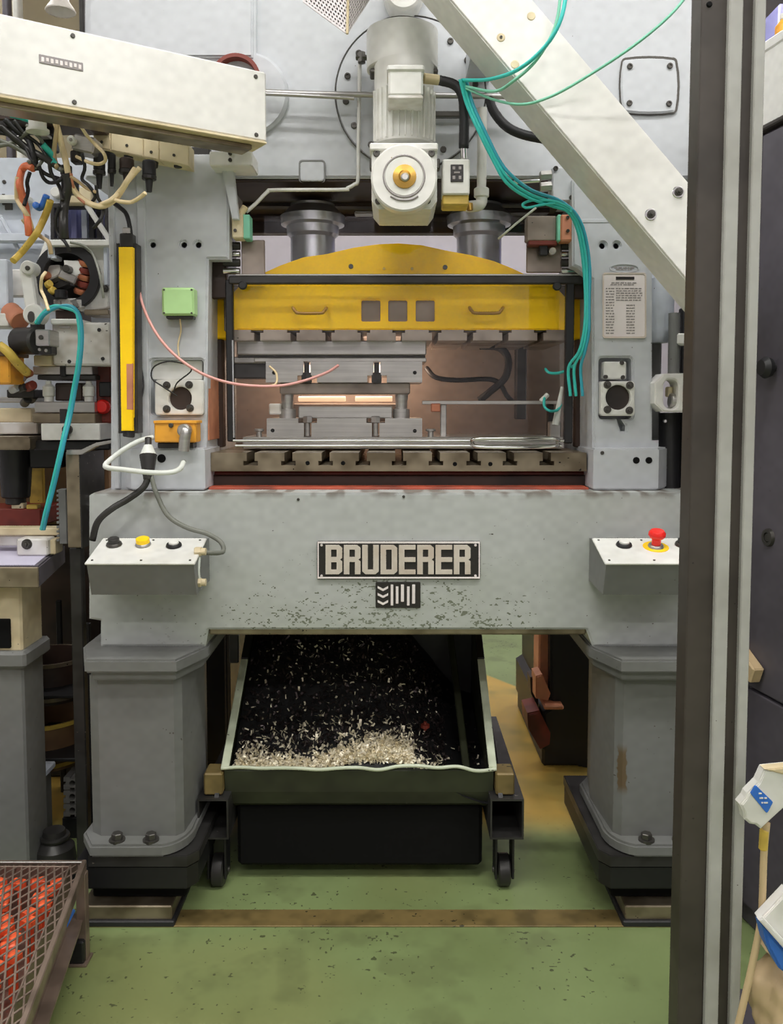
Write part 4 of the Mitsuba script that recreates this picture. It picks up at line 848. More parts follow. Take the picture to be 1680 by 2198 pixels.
for x in (xl - .002, xr + .002):
    ob('side_rim', bar([x, y0 + .002, zr0 + .002], [x, y0 + .335, zr(y0 + .335) + .002], .022, .007, .002), 'rim_pale', t, label='pale worn rim')
    ob('side_rim', bar([x, y0 + .337, zr(y0 + .337) + .002], [x, y1, zr(y1) + .002], .022, .007, .002), 'black_paint', t)  # rear rim blackened, shade and sludge under the bed put into colour
fxs = np.linspace(xl - .012, xr + .012, 15)
lipz = [zr0 + .002 + .006 * math.sin(2.2 * i) * (.3 + .7 * (i > 7)) + (.008 if i in (10, 11) else 0) - (.006 if i == 13 else 0) for i in range(15)]
ob('front_lip', tube(np.c_[fxs, np.full(15, y0 - .002) + .004 * np.sin(np.arange(15)), lipz], .0052, 8), 'rim_pale', t, smooth=True, label='pale bent front lip')
ob('inner_rib', bar([xr - .06, y0 + .1, zr0 - .05], [xr - .075, y1 - .04, .55], .02, .02, .003), 'trolley_green', t)
for s, (a, b_) in ((-1, (424, 490)), (1, (1052, 1124))):
    yq = y0 - .04; xa, xb, za, zb2 = X(a, yq, 1760), X(b_, yq, 1760), Z(1802, yq), Z(1716, yq)
    fr = sg.box(xa, za, xb, zb2).difference(sg.box(xa + .005, za + .005, xb - .005, zb2 - .005))
    f = ob('fork_pocket', ext(fr, yq, 2.92), 'dark_steel', t)
    ob('pocket_back', cb(xa + .006, xb - .006, 2.5, 2.51, za + .006, zb2 - .006, .001), 'hole_black', f)
    xm = (xa + xb) / 2
    gx0 = xl - .026 if s < 0 else xr + .014
    ob('gusset', side_poly([(yq + .01, zb2), (2.9, zb2), (2.9, .5), (y0 + .07, zr0 - .02), (y0 - .01, zr0 - .05)], gx0, gx0 + .012), 'black_paint', t)
    ob('bracket', cb(xm - .028, xm + .022, yq + .02, yq + .09, zb2 + .002, zb2 + .062, .004), 'strip_metal', t)
    for yy in (y0 + .03, 2.84):
        ob('caster_fork', cat(cb(xm - .03, xm + .03, yy - .035, yy + .06, za - .012, za, .002), cb(xm - .026, xm - .02, yy - .03, yy + .03, .03, za - .012, .001), cb(xm + .02, xm + .026, yy - .03, yy + .03, .03, za - .012, .001)), 'black_paint', t)
        w = ob('wheel', lathe([(.01, -.017), (.038, -.017), (.043, -.013), (.043, .013), (.038, .017), (.01, .017), (.01, -.017)], [xm, yy, .043], (1, 0, 0), 28), 'dark_steel', t, smooth=35)
        ob('axle', cyl([xm - .03, yy, .043], [xm + .03, yy, .043], .008, n=12), 'bolt_steel', w)
ob('belly_tank', cb(xl + .02, xr - .02, y0 + .05, 2.9, .04, zr0 - .125, .01), 'hole_black', t)
ob('cross_bar', cb(X(488, y0), X(1052, y0), y0 + .12, y0 + .16, .12, .16, .004), 'trolley_green', t)
# the heap: thousands of punched slugs and curled strips
hx = lambda x, y: .03 * np.sin(9 * x + 2) + .15 * np.exp(-((x + .26) / .26) ** 2 - ((y - y0 - .47) / .24) ** 2) + .05 * np.exp(-((x + .02) / .22) ** 2)
def heap_z(x, y): return (zr0 - .045) + .50 * (y - y0 - .01) * np.clip((.38 - x) / .45, .35, 1) + hx(x, y) * .55 - .05 * np.clip((x - .05) / .2, 0, 1)
gx, gy = np.meshgrid(np.linspace(xl + .004, xr - .004, 60), np.linspace(y0 + .012, y1 - .006, 50), indexing='ij')
gz = np.minimum(heap_z(gx, gy), zr(gy) - .01) + .012 * (meshkit.fbm(np.stack([gx * 40, gy * 40, gx * 0], -1), 3) - .5)
i, j = np.meshgrid(np.arange(59), np.arange(49), indexing='ij'); q = (i * 50 + j).ravel()
core = trimesh.Trimesh(np.c_[gx.ravel(), gy.ravel(), gz.ravel()], np.vstack([np.c_[q, q + 50, q + 51], np.c_[q, q + 51, q + 1]]), process=False)
hp = thing('scrap_heap', 'heap of shiny punched metal scrap filling the dark green hopper', 'metal scrap'); labels[hp]['kind'] = 'stuff'
ob('base', core, 'black_paint', hp, smooth=True, kind='stuff')
def flakes(n, ylo, yhi, size, name, mt, dens=None):
    V, Fc = [], []
    for k in range(n):
        while True:
            x, y = rng.uniform(xl + .012, xr - .012), rng.uniform(ylo, yhi)
            if dens is None or rng.random() < dens(x, y): break
        if x > .17 and y < y0 + .12: continue
        z = min(float(heap_z(x, y)), zr(y) - .008) + rng.uniform(.0, .012)
        L, w = size * rng.uniform(.5, 1.6), size * rng.uniform(.25, .6)
        Rm = trimesh.transformations.euler_matrix(rng.normal(0, .8), rng.normal(0, .8), rng.uniform(0, 6.28))[:3, :3]
        b_ = rng.uniform(-.4, .4) * L
        p = np.array([[-L, -w, 0], [0, -w, b_], [L, -w, 0], [-L, w, 0], [0, w, b_], [L, w, 0]]) / 2 @ Rm.T + [x, y, z]
        o = 6 * len(V); V.append(p); Fc += [[o, o + 1, o + 4], [o, o + 4, o + 3], [o + 1, o + 2, o + 5], [o + 1, o + 5, o + 4]]
    return ob(name, trimesh.Trimesh(np.vstack(V), np.array(Fc), process=False), mt, hp, kind='stuff')
flakes(4600, y0 + .024, y0 + .17, .013, 'bright_scrap', 'scrap_lit', lambda x, y: (1.0 if x < .06 else .12) * min(1.0, max(.03, 1.5 - (y - y0) / (.075 + .02 * math.sin(13 * x + 1)))))  # pale front band, light painted into the flakes
flakes(3000, y0 + .09, y1 - .06, .013, 'dull_scrap', 'scrap_shaded', lambda x, y: 1.0 if x < .16 else .12)  # darker flakes further back, bed shade painted in
flakes(420, y0 + .1, y0 + .42, .011, 'glinting_scrap', 'scrap_lit', lambda x, y: 1.0 if x < .1 else .2)  # sparse pale flakes painting glints on the heap
ob('red_rag', prism(sg.Point(X(912, 2.5, 1585), 2.5).buffer(.013, 3), float(heap_z(X(912, 2.5), 2.5)) + .02, float(heap_z(X(912, 2.5), 2.5)) + .045, .008), 'red_oxide', label='small dark red scrap piece on the right of the scrap heap', cat_='scrap piece')

# black machine behind, seen under the bed
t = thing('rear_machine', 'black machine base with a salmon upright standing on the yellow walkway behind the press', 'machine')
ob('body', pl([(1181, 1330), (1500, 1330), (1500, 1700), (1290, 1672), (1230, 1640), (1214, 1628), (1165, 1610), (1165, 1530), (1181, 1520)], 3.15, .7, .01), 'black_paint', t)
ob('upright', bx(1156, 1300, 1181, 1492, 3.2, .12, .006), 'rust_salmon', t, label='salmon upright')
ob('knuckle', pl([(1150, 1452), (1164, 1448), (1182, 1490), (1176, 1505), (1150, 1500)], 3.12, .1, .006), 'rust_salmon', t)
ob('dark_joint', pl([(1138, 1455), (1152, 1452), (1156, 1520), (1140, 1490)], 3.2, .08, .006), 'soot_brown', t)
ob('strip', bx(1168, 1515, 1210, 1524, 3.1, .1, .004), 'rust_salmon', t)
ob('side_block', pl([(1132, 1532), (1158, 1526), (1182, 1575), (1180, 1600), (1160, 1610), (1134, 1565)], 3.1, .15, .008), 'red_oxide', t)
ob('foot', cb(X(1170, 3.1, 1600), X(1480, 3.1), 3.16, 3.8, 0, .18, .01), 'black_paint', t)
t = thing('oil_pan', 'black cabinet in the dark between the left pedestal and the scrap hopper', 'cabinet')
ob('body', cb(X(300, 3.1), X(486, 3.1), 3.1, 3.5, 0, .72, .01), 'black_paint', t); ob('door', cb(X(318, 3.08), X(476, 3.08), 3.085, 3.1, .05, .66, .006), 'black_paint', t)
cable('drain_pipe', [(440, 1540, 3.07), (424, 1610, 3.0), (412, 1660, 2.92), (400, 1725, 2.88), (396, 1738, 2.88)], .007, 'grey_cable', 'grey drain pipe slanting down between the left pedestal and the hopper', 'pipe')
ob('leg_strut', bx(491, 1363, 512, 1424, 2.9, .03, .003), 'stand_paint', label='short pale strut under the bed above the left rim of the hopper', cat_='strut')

# ------------------------------------------------------------------ tray of hot parts, lower left
t = thing('grated_tray', 'low steel tray with a diamond mesh cover at the lower left corner', 'tray')
zt = .236; cr_ = lambda y: -.734 + (2.043 - y) * .154
fr = [(-1.45, 2.043), (cr_(2.043), 2.043), (cr_(1.3), 1.3), (-1.45, 1.3)]
ob('back_bar', bar([-1.45, 2.035, zt - .012], [cr_(2.035), 2.035, zt - .012], .012, .03, .002), 'grating_steel', t)
ob('back_edge', bar([-1.45, 2.027, zt + .004], [cr_(2.035), 2.027, zt + .004], .005, .004, .001), 'machined_steel', t)
ob('side_bar', bar([cr_(1.3), 1.3, zt - .012], [cr_(2.043), 2.043, zt - .012], .012, .03, .002), 'grating_steel', t)
ob('front_bar', bar([-1.45, 1.31, zt - .012], [cr_(1.31), 1.31, zt - .012], .012, .03, .002), 'grating_steel', t)
ob('left_bar', bar([-1.45, 1.3, zt - .012], [-1.45, 2.043, zt - .012], .012, .03, .002), 'grating_steel', t)
ob('pan', prism(fr, .10, .106), 'grating_steel', t)
ob('pan_side', bar([cr_(1.3) - .03, 1.3, .17], [cr_(2.025) - .03, 2.025, .17], .004, .13, .001), 'grating_steel', t)
ob('pan_back', bar([-1.45, 2.02, .17], [cr_(2.025) - .03, 2.02, .17], .004, .13, .001), 'grating_steel', t)
inside = sg.Polygon(fr).buffer(-.006); V = []
for k in np.arange(-3.2, 3.2, .05):
    for sgn, off in ((1.9, 0), (-2.6, .01)):
        ln = sg.LineString([(-1.5, k + 1.3), (-.5, k + 1.3 + sgn * 1.0)]).intersection(inside)
        if ln.length > .02:
            (ax_, ay), (bx_, by) = list(ln.coords)[0], list(ln.coords)[-1]
            V.append(bar([ax_, ay, zt - .004], [bx_, by, zt - .004], .0042, .003, .0006))
ob('mesh', cat(V), 'grating_steel', t, kind='stuff')
for x, y in ((cr_(2.035), 2.0255), (cr_(1.32), 1.32), (-1.44, 2.0255), (-1.44, 1.32)):
    lg = ob('leg', cat(cb(x - .012, x + .01, y - .012, y - .007, .004, zt - .02, .001), cb(x + .006, x + .01, y - .012, y + .012, .004, zt - .02, .001)), 'grating_steel', t)
    ob('foot_plate', cb(x - .03, x + .015, y - .03, y + .02, 0, .006, .001), 'grating_steel', lg)
ob('lower_bracket', cb(X(118, 2.043), X(164, 2.043), 2.0, 2.043, .004, .06, .004), 'black_paint', t)
k = 0
G = 'orange parts lying in the grated tray'
for a_ in range(8):
    for b_ in range(22):
        y = 1.975 - .030 * b_ + .004 * (a_ % 2); x = cr_(y) - .062 - .046 * a_ + .016 * (b_ % 3 == 0) - .004 * b_
        if rng.random() < .2 or x < -1.42: continue
        m = cb(-.016, .016, -.012, .012, 0, .02, .003)
        m.apply_transform(trimesh.transformations.rotation_matrix(rng.uniform(-.5, .5), [0, 0, 1])); m.apply_translation([x + rng.uniform(-.005, .005), y, .205])
        ob('stamped_part', cat(m, cyl([x, y, .106], [x, y, .213], .004, n=8)), 'hot_orange', label='glowing orange part lying under the diamond mesh of the low tray', cat_='stamped part', group=G)
ob('blue_strap', bar(W(138, 1992, 1.965), W(158, 1952, 1.995), .006, .012, .001), 'label_blue', label='short blue strap under the right edge of the low tray', cat_='strap')

# ------------------------------------------------------------------ feeding machine at the left
t = thing('work_table', 'grey work table with a pale steel pedestal at the left edge', 'work table')
zt = Z(1215, 2.3)
ob('top', prism([(-1.5, 2.3), (-.925, 2.3), (-.99, 2.66), (-1.5, 2.66)], zt - .058, zt, .004), 'cabinet_grey', t)
ob('top_sheet', prism([(-1.49, 2.31), (-.94, 2.31), (-1.0, 2.65), (-1.49, 2.65)], zt, zt + .002), 'lavender_sheet', t)
ob('front_edge', cb(-1.5, -.925, 2.292, 2.3, zt - .056, zt - .002, .002), 'oily_steel', t)
zc_ = lambda py: Z(py, 2.36)
ob('upper_column', cb(-1.5, -1.0, 2.36, 2.5, zc_(1400), zt - .058, .006), 'beige_paint', t)
ob('slot', cb(-1.5, X(22, 2.355, 1360), 2.352, 2.362, zc_(1390), zc_(1328), .002), 'hole_black', t)
ob('ledge', cb(-1.52, -.985, 2.34, 2.52, zc_(1432), zc_(1396), .008), 'stand_paint', t)
ob('lower_column', cb(-1.5, -1.0, 2.36, 2.5, 0, zc_(1430), .006), 'stand_paint', t)
t = thing('angle_bar', 'cream steel bar lying across the back of the grey work table', 'bar')
ob('bar', bx(-60, 1133, 128, 1150, 2.5, .05, .003), 'beige_paint', t); ob('ledge', bx(-60, 1150, 104, 1172, 2.52, .04, .003), 'dirty_white', t)
t = thing('clamp_block', 'pale block with a bolt on the grey work table', 'clamp block')
ob('block', cb(X(26, 2.44), X(94, 2.44), 2.44, 2.5, zt + .003, zt + .05, .004), 'dirty_white', t); hexbolt(58, 1168, 9, 2.44, t)
ob('small_block', cb(X(95, 2.46), X(110, 2.46), 2.46, 2.52, zt + .003, zt + .045, .003), 'beige_paint', t)
t = thing('steel_channel', 'upright bare steel channel left of the bed', 'channel post')
ob('front_flange', bx(143, 970, 173, 1176, 2.42, .01, .002), 'oily_steel', t, label='bare steel flange')
ob('web', cb(X(171, 2.42, 1070), X(173, 2.42, 1070) + .002, 2.42, 2.62, Z(1178, 2.42), Z(972, 2.42), .001), 'dark_steel', t)
ob('rear_flange', bx(186, 985, 206, 1160, 2.62, .01, .002), 'dark_steel', t)
ob('top_arm', pl([(142, 966), (172, 966), (206, 950), (243, 944), (243, 950), (206, 958), (174, 976), (142, 976)], 2.41, .03, .002), 'machined_steel', t)
ob('foot', cb(X(146, 2.44, 1100), X(172, 2.44, 1100), 2.44, 2.47, 0, Z(1176, 2.44), .003), 'dark_steel', t)
rk = ob('toothed_rack', bx(126, 1050, 143, 1168, 2.46, .03, .002), 'stand_paint', t)
for k in range(12): ob('tooth', bx(121, 1052 + 9.6 * k, 127, 1057 + 9.6 * k, 2.46, .03, .001), 'stand_paint', rk)
for y in (1066, 1082): ob('stud', cyl(W(196, y, 2.5), W(210, y, 2.5), .008, n=12, b=.001), 'chrome', t, smooth=30)
# drums
def drum(label, cx, y0_, y1_, r, Yd, m1, m2):
    t = thing('drum', label, 'drum'); c = W(cx, y0_, Yd); z0_, z1_ = Z(y1_, Yd), Z(y0_, Yd); R_ = M(r, Yd)
    ob('wall', lathe([(0, z0_), (R_, z0_), (R_, z1_), (R_ * .95, z1_), (R_ * .95, z0_ + .02), (0, z0_ + .02)], [c[0], Yd, 0], (0, 0, 1), 40), m1, t, smooth=30)
    ob('rim', lathe([(R_ * .96, z1_ - .012), (R_ * 1.03, z1_ - .012), (R_ * 1.04, z1_), (R_ * .96, z1_), (R_ * .96, z1_ - .012)], [c[0], Yd, 0], (0, 0, 1), 40), m2, t, smooth=30)
    ob('hoop', lathe([(R_, z0_ + .01), (R_ * 1.02, z0_ + .01), (R_ * 1.02, z0_ + .022), (R_, z0_ + .022), (R_, z0_ + .01)], [c[0], Yd, 0], (0, 0, 1), 40), m2, t, smooth=30)
    return t
drum('dark upper drum between the work table and the left pedestal', 105, 1405, 1490, 82, 2.8, 'soot_brown', 'oily_steel')
drum('brown wooden lower drum with a pale rim between the work table and the left pedestal', 95, 1530, 1625, 92, 2.8, 'wood_drum', 'gold_yellow')
t = thing('drum_rack', 'dark steel rack carrying the two drums', 'rack')
for (yy,) in ((1492,), (1628,)): ob('shelf', bx(20, yy, 178, yy + 8, 2.62, .36, .003), 'black_paint', t)
for x in (24, 172):
    for Yq in (2.63, 2.94): ob('upright', cb(X(x, 2.62) - .008, X(x, 2.62) + .008, Yq, Yq + .016, 0, Z(1340, 2.62), .002), 'black_paint', t)
t = thing('profile_bar', 'stack of grooved aluminium profiles standing end-on left of the left pedestal', 'profile')
for k in range(3):
    ya = 1668 + 29 * k
    g_ = rr(136, ya, 174, ya + 27, 2).difference(oval(155, ya + 13.5, 6.5, n=16)).difference(sg.box(150, ya - 1, 160, ya + 4)).difference(sg.box(150, ya + 23, 160, ya + 28)).difference(sg.box(135, ya + 10, 141, ya + 17)).difference(sg.box(169, ya + 10, 175, ya + 17))
    ob('profile', pl(g_, 2.6, .4), 'machined_steel', t)
ob('trestle', bx(134, 1755, 176, 1830, 2.62, .3, .003), 'black_paint', t)
t = thing('blue_grey_box', 'blue grey metal box beside the foot of the work table', 'box')
ob('body', bx(40, 1664, 96, 1838, 2.55, .06, .004), 'stand_paint', t); ob('lid', bx(38, 1655, 99, 1668, 2.54, .075, .003), 'grey_panel', t)
t = thing('floor_valve', 'dark oily valve on the floor beside the left pedestal', 'valve')
ob('body', lathe([(0, 0), (.06, 0), (.055, .04), (.035, .06), (.03, .09), (0, .095)], W(118, 1846, 2.46), (0, 0, 1), 24), 'dark_steel', t, smooth=35)
ob('handwheel', lathe([(.028, 0), (.04, 0), (.042, .006), (.04, .012), (.028, .012), (.028, 0)], W(118, 1800, 2.46), (0, 0, 1), 24), 'dark_steel', t, smooth=35)
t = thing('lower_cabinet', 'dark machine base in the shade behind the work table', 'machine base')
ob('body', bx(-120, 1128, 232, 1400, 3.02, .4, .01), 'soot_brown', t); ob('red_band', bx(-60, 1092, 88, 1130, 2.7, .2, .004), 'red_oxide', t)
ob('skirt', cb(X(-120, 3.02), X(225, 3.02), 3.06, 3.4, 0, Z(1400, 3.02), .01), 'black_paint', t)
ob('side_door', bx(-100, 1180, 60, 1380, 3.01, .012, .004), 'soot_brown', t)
for x0, x1, y0_, y1_, m_ in ((24, 50, 1080, 1092, 'beige_paint'), (56, 80, 1084, 1093, 'gold_yellow')): ob('lug', bx(x0, y0_, x1, y1_, 2.7, .03, .002), m_, t)
t = thing('feeding_machine', 'dark body of the feeding machine with a black upright cylinder under its steel table', 'machine')
ob('body', bx(-120, 960, 232, 1127, 3.02, .3, .01), 'wood_drum', t)
ob('cylinder', cyl(W(34, 960, 2.72), W(34, 1068, 2.72), .05, .042, n=26, b=.004), 'black_paint', t, smooth=35); ob('cylinder_foot', cyl(W(34, 1066, 2.72), W(34, 1082, 2.72), .03, n=20, b=.003), 'dark_steel', t, smooth=35)
for x0, x1, m_ in ((62, 92, 'gold_yellow'), (-20, 12, 'wood_drum')): ob('guard_sheet', bx(x0, 975, x1, 1092, 2.86, .02, .003), m_, t)
ob('dark_box', bx(62, 955, 128, 1005, 2.7, .15, .004), 'black_paint', t)
t = thing('feeder_table', 'round-edged steel table of the feeding machine', 'machine table')
ob('top', prism([(X(-80, 2.5), 2.5), (X(62, 2.5), 2.5), (X(92, 2.62), 2.62), (X(92, 2.62), 2.83), (X(-80, 2.5), 2.83)], Z(966, 2.5), Z(938, 2.5), .004), 'oily_steel', t)
ob('plinth', bx(-60, 907, 80, 932, 2.62, .2, .003), 'dirty_white', t); ob('plinth', bx(-60, 876, 68, 907, 2.66, .16, .003), 'beige_paint', t)
for x, y in ((52, 866), (66, 858)): ob('knob', cyl(W(x, y, 2.66), W(x + 8, y - 10, 2.62), .013, n=16, b=.002), 'dark_steel', t, smooth=30)
ob('slide', bx(-40, 852, 70, 864, 2.68, .1, .002), 'machined_steel', t)
# small die set in front of it
t = thing('feeder_die', 'small two-post die set with bright steel plates on the feeding machine', 'die')
ob('upper_plate', bx(70, 786, 198, 804, 2.55, .14, .002), 'machined_steel', t); ob('clamp', bx(128, 783, 140, 808, 2.545, .02, .002), 'black_paint', t)
ob('stripper', bx(80, 805, 205, 815, 2.56, .14, .002), 'dark_steel', t)
for x in (104, 190):
    c = W(x, 818, 2.58)
    zz = lambda y: Z(y, 2.58) - c[2]
    ob('post', lathe([(0, 0), (.008, 0), (.008, zz(824)), (.017, zz(830)), (.017, zz(850)), (.013, zz(852)), (.013, zz(866)), (0, zz(866))], c, (0, 0, 1), 22), 'white_paint', t, smooth=35)
ob('core', bx(118, 822, 176, 860, 2.6, .1, .003), 'soot_brown', t)
ob('lower_plate', bx(74, 862, 203, 886, 2.55, .15, .002), 'machined_steel', t); ob('middle_plate', bx(70, 887, 204, 908, 2.54, .16, .002), 'oily_steel', t)
ob('base_plate', bx(88, 909, 215, 945, 2.52, .18, .002), 'white_paint', t)
ob('groove', bx(128, 878, 142, 908, 2.538, .02, .001), 'dark_steel', t)
ob('clamp_bolt', cat(disc(142, 922, 10, 2.505, .02, 18, .002), cyl(W(140, 930, 2.51), W(140, 942, 2.51), .01, n=6)), 'dark_steel', t, smooth=30)
t = thing('feeder_bed', 'dark bracket under the small die set', 'bracket')
ob('plate', bx(70, 946, 236, 966, 2.55, .3, .004), 'black_paint', t); ob('leg', bx(150, 966, 170, 1128, 2.75, .06, .003), 'black_paint', t)
t = thing('red_cover', 'dark red cover with a bright red knob beside the small die set', 'cover')
ob('body', bx(206, 785, 238, 908, 2.6, .12, .004), 'red_oxide', t); ob('lower', bx(204, 908, 238, 945, 2.62, .1, .003), 'soot_brown', t)
ob('knob', lathe([(0, -.03), (.016, -.028), (.021, -.02), (.021, -.006), (.016, 0), (0, 0)], W(224, 873, 2.6), (0, 1, 0), 24), 'bright_red', t, smooth=40, label='bright red knob'); ob('dark_block', bx(212, 820, 238, 852, 2.58, .05, .003), 'black_paint', t)
# white head block, motor, arm, ring
t = thing('stamping_block', 'large dirty white block hanging above the small die set', 'machine block')
ob('block', bx(112, 692, 238, 784, 2.5, .25, .005), 'dirty_white', t); ob('top_plate', bx(108, 684, 172, 696, 2.48, .27, .003), 'white_paint', t)
ob('side_plate', bx(72, 762, 112, 785, 2.52, .2, .003), 'beige_paint', t); ob('rib', bx(126, 700, 150, 704, 2.495, .01, .001), 'machined_steel', t)
for x, y in ((212, 708), (148, 776), (220, 770)): ob('hole', disc(x, y, 4, 2.497, .005, 12), 'dark_steel', t)
t = thing('feeder_motor', 'dark grey motor with a bright end block left of the large dirty white block', 'motor')
c = W(56, 732, 2.46)
ob('barrel', cyl(W(38, 732, 2.50), W(84, 732, 2.46), M(29, 2.48), n=30, b=.006), 'dark_steel', t, smooth=35)
ob('end_block', bx(75, 707, 106, 742, 2.43, .08, .003), 'machined_steel', t); ob('boss', disc(87, 724, 5, 2.425, .01, 14), 'bolt_steel', t, smooth=30)
ob('flange', bx(80, 738, 110, 761, 2.46, .06, .003), 'dark_steel', t)
for x, y in ((84, 750), (98, 752)): ob('screw', disc(x, y, 4, 2.455, .008, 12), 'machined_steel', t, smooth=30)
ob('terminal', bx(64, 686, 82, 706, 2.46, .05, .003), 'black_paint', t)
t = thing('link_arm', 'white slanting link arm at the left edge of the ring housing', 'lever')
la = W(58, 574, 2.5); lb3 = W(72, 668, 2.48)
ob('arm', bar(la, lb3, M(26, 2.5), .03, .004, up=(0, 1, 0)), 'white_paint', t)
ob('pivot', disc(58, 574, 15, 2.47, .05, 26, .003), 'white_paint', t, smooth=30); ob('pivot', disc(70, 674, 22, 2.455, .05, 28, .004), 'white_paint', t, smooth=30)
ob('pin', disc(58, 575, 5, 2.465, .02, 14), 'bolt_steel', t, smooth=30); ob('pin', pl(oval(66, 680, 7, 12), 2.45, .02), 'bolt_steel', t)
t = thing('ring_housing', 'white plate with a big black ring full of small mechanisms', 'ring housing')
ho = sg.Polygon([(96, 515), (234, 515), (234, 660), (212, 664), (190, 668), (110, 668), (76, 640), (80, 560)]).difference(oval(142, 594, 62, 66))
ob('plate', pl(ho, 2.62, .03, .003), 'white_paint', t)
ob('ring', lathe([(M(50, 2.6), 0), (M(69, 2.6), 0), (M(70, 2.6), .006), (M(70, 2.6), .05), (M(50, 2.6), .12), (M(50, 2.6), 0)], W(142, 594, 2.6), (0, 1, 0), 48), 'black_paint', t, smooth=40, label='black ring')
ob('back', disc(142, 594, 62, 2.74, .02, 40), 'dark_steel', t)
ob('bracket', pl([(136, 558), (176, 560), (176, 586), (160, 596), (138, 580)], 2.61, .05, .003), 'white_paint', t)
ob('bracket', pl([(92, 570), (126, 568), (132, 588), (104, 602)], 2.63, .05, .003), 'dirty_white', t)
ob('bracket', bx(100, 522, 120, 556, 2.6, .05, .003), 'grey_panel', t)
ob('crosshead', turn(bx(124, 584, 164, 604, 2.6, .05, .004), 24, (0, 1, 0), W(144, 594, 2.6)), 'machined_steel', t)
ob('spindle', disc(141, 576, 8, 2.58, .06, 18, .002), 'bolt_steel', t, smooth=30); ob('jaw', turn(bx(110, 604, 150, 618, 2.62, .04, .003), -20, (0, 1, 0), W(130, 610, 2.62)), 'dark_steel', t)
ob('cup', cyl(W(131, 622, 2.6), W(131, 642, 2.6), .018, n=20, b=.003), 'black_paint', t, smooth=30)
for k in range(5): ob('coil', lathe([(.008, -.008), (.022, -.008), (.024, 0), (.022, .008), (.008, .008), (.008, -.008)], W(184 - (k == 4) * 8, 566 + 15 * k, 2.63), (.3, -.2, 1), 20), ['copper', 'red_oxide'][k % 2], t, smooth=35)
for k, (x, y) in enumerate(((92, 598), (96, 616), (104, 630))): ob('nozzle', cyl(W(x, y, 2.62), W(x + 12, y - 8, 2.6), .011, n=14, b=.002), ['copper', 'gold_yellow', 'gold_yellow'][k], t, smooth=30)
ob('slide_block', bx(112, 640, 178, 662, 2.6, .08, .004), 'dirty_white', t); ob('lower_shelf', bx(180, 664, 234, 676, 2.58, .1, .003), 'oily_steel', t)
ob('rail', bx(222, 530, 231, 612, 2.6, .02, .002), 'grey_panel', t); hexbolt(226, 620, 6, 2.61, t); ob('top_bar', bx(98, 514, 236, 528, 2.58, .05, .003), 'white_paint', t)
ob('under_block', bx(118, 664, 172, 690, 2.62, .1, .004), 'soot_brown', t)
t = thing('side_panel_unit', 'pale blue white upright panel at the left edge beside the link arm', 'panel')
ob('panel', bx(-80, 556, 16, 664, 2.55, .04, .003), 'grey_panel', t); ob('panel', bx(16, 578, 56, 636, 2.62, .04, .003), 'dirty_white', t); ob('rod', bx(-40, 672, 20, 702, 2.52, .08, .004), 'white_paint', t)
ob('coupling', cyl(W(22, 668, 2.56), W(44, 690, 2.52), .028, n=20, b=.003), 'rust_salmon', t, smooth=35)
t = thing('orange_bin', 'orange metal box at the left edge', 'box')
ob('body', bx(-50, 762, 21, 824, 2.45, .1, .004), 'orange_paint', t); ob('lid', bx(-52, 754, 24, 764, 2.44, .12, .002), 'wood_drum', t)
cable('strap', [(0, 742, 2.43), (18, 756, 2.42), (36, 778, 2.44), (58, 800, 2.5)], .013, 'gold_yellow', 'yellow brown strap slanting beside the orange box', 'strap')
t = thing('linkage', 'bundle of small fittings between the orange box and the small die set', 'fittings')
for x, y, r_, m_ in ((36, 816, 9, 'print_grey'), (52, 806, 8, 'copper'), (40, 836, 8, 'dark_steel'), (58, 832, 10, 'red_oxide'), (24, 838, 8, 'grey_panel')): ob('fitting', cyl(W(x, y, 2.56), W(x + 14, y - 6, 2.54), M(r_, 2.56), n=16, b=.003), m_, t, smooth=30)
ob('carrier', bx(14, 836, 74, 854, 2.6, .08, .003), 'dark_steel', t)
# enclosure behind
t = thing('feeder_enclosure', 'pale grey machine enclosure with a dark window behind the cables on the left', 'machine enclosure')
en = sg.box(-140, 338, 236, 952).difference(sg.box(112, 440, 228, 516))
ob('panel', pl(en, 2.85, .05, .004), 'grey_panel', t)
w = ob('window_frame', pl(sg.box(108, 436, 232, 520).difference(sg.box(116, 446, 224, 511)), 2.84, .03, .002), 'dark_steel', t)
ob('inside', bx(100, 430, 240, 525, 2.98, .02, .002), 'violet_panel', t)
for x, m_ in ((124, 'dark_steel'), (158, 'violet_panel'), (180, 'grey_panel'), (196, 'black_paint'), (212, 'dark_steel')): ob('mullion', bx(x - 6, 440, x + 6, 516, 2.92, .02, .002), m_, t)
ob('diagonal_stay', bar(W(186, 440, 2.82), W(238, 520, 2.82), .016, .016, .003, up=(0, 1, 0)), 'white_paint', t)
ob('diagonal_stay', bar(W(0, 462, 2.82), W(42, 540, 2.82), .012, .012, .003, up=(0, 1, 0)), 'grey_panel', t)
ob('beam', bx(-60, 500, 96, 518, 2.78, .04, .003), 'grey_panel', t); ob('beam', bx(-60, 418, 60, 430, 2.8, .04, .003), 'white_paint', t)
for x, y in ((8, 390), (118, 414)): ob('bolt', disc(x, y, 4, 2.845, .01, 12), 'bolt_steel', t, smooth=30)
ob('slot', bx(4, 416, 10, 440, 2.845, .01, .001), 'bolt_steel', t); ob('slot', bx(10, 436, 26, 450, 2.845, .01, .001), 'bolt_steel', t)
ob('side_wall', cb(X(-140, 2.9), X(233, 2.9), 3.0, 3.5, Z(952, 2.9), Z(345, 2.85), .01), 'grey_panel', t)
ob('port', disc(118, 412, 11, 2.82, .03, 20, .003), 'white_paint', t, smooth=30); ob('ledge', bx(134, 402, 196, 436, 2.8, .05, .003), 'beige_paint', t)
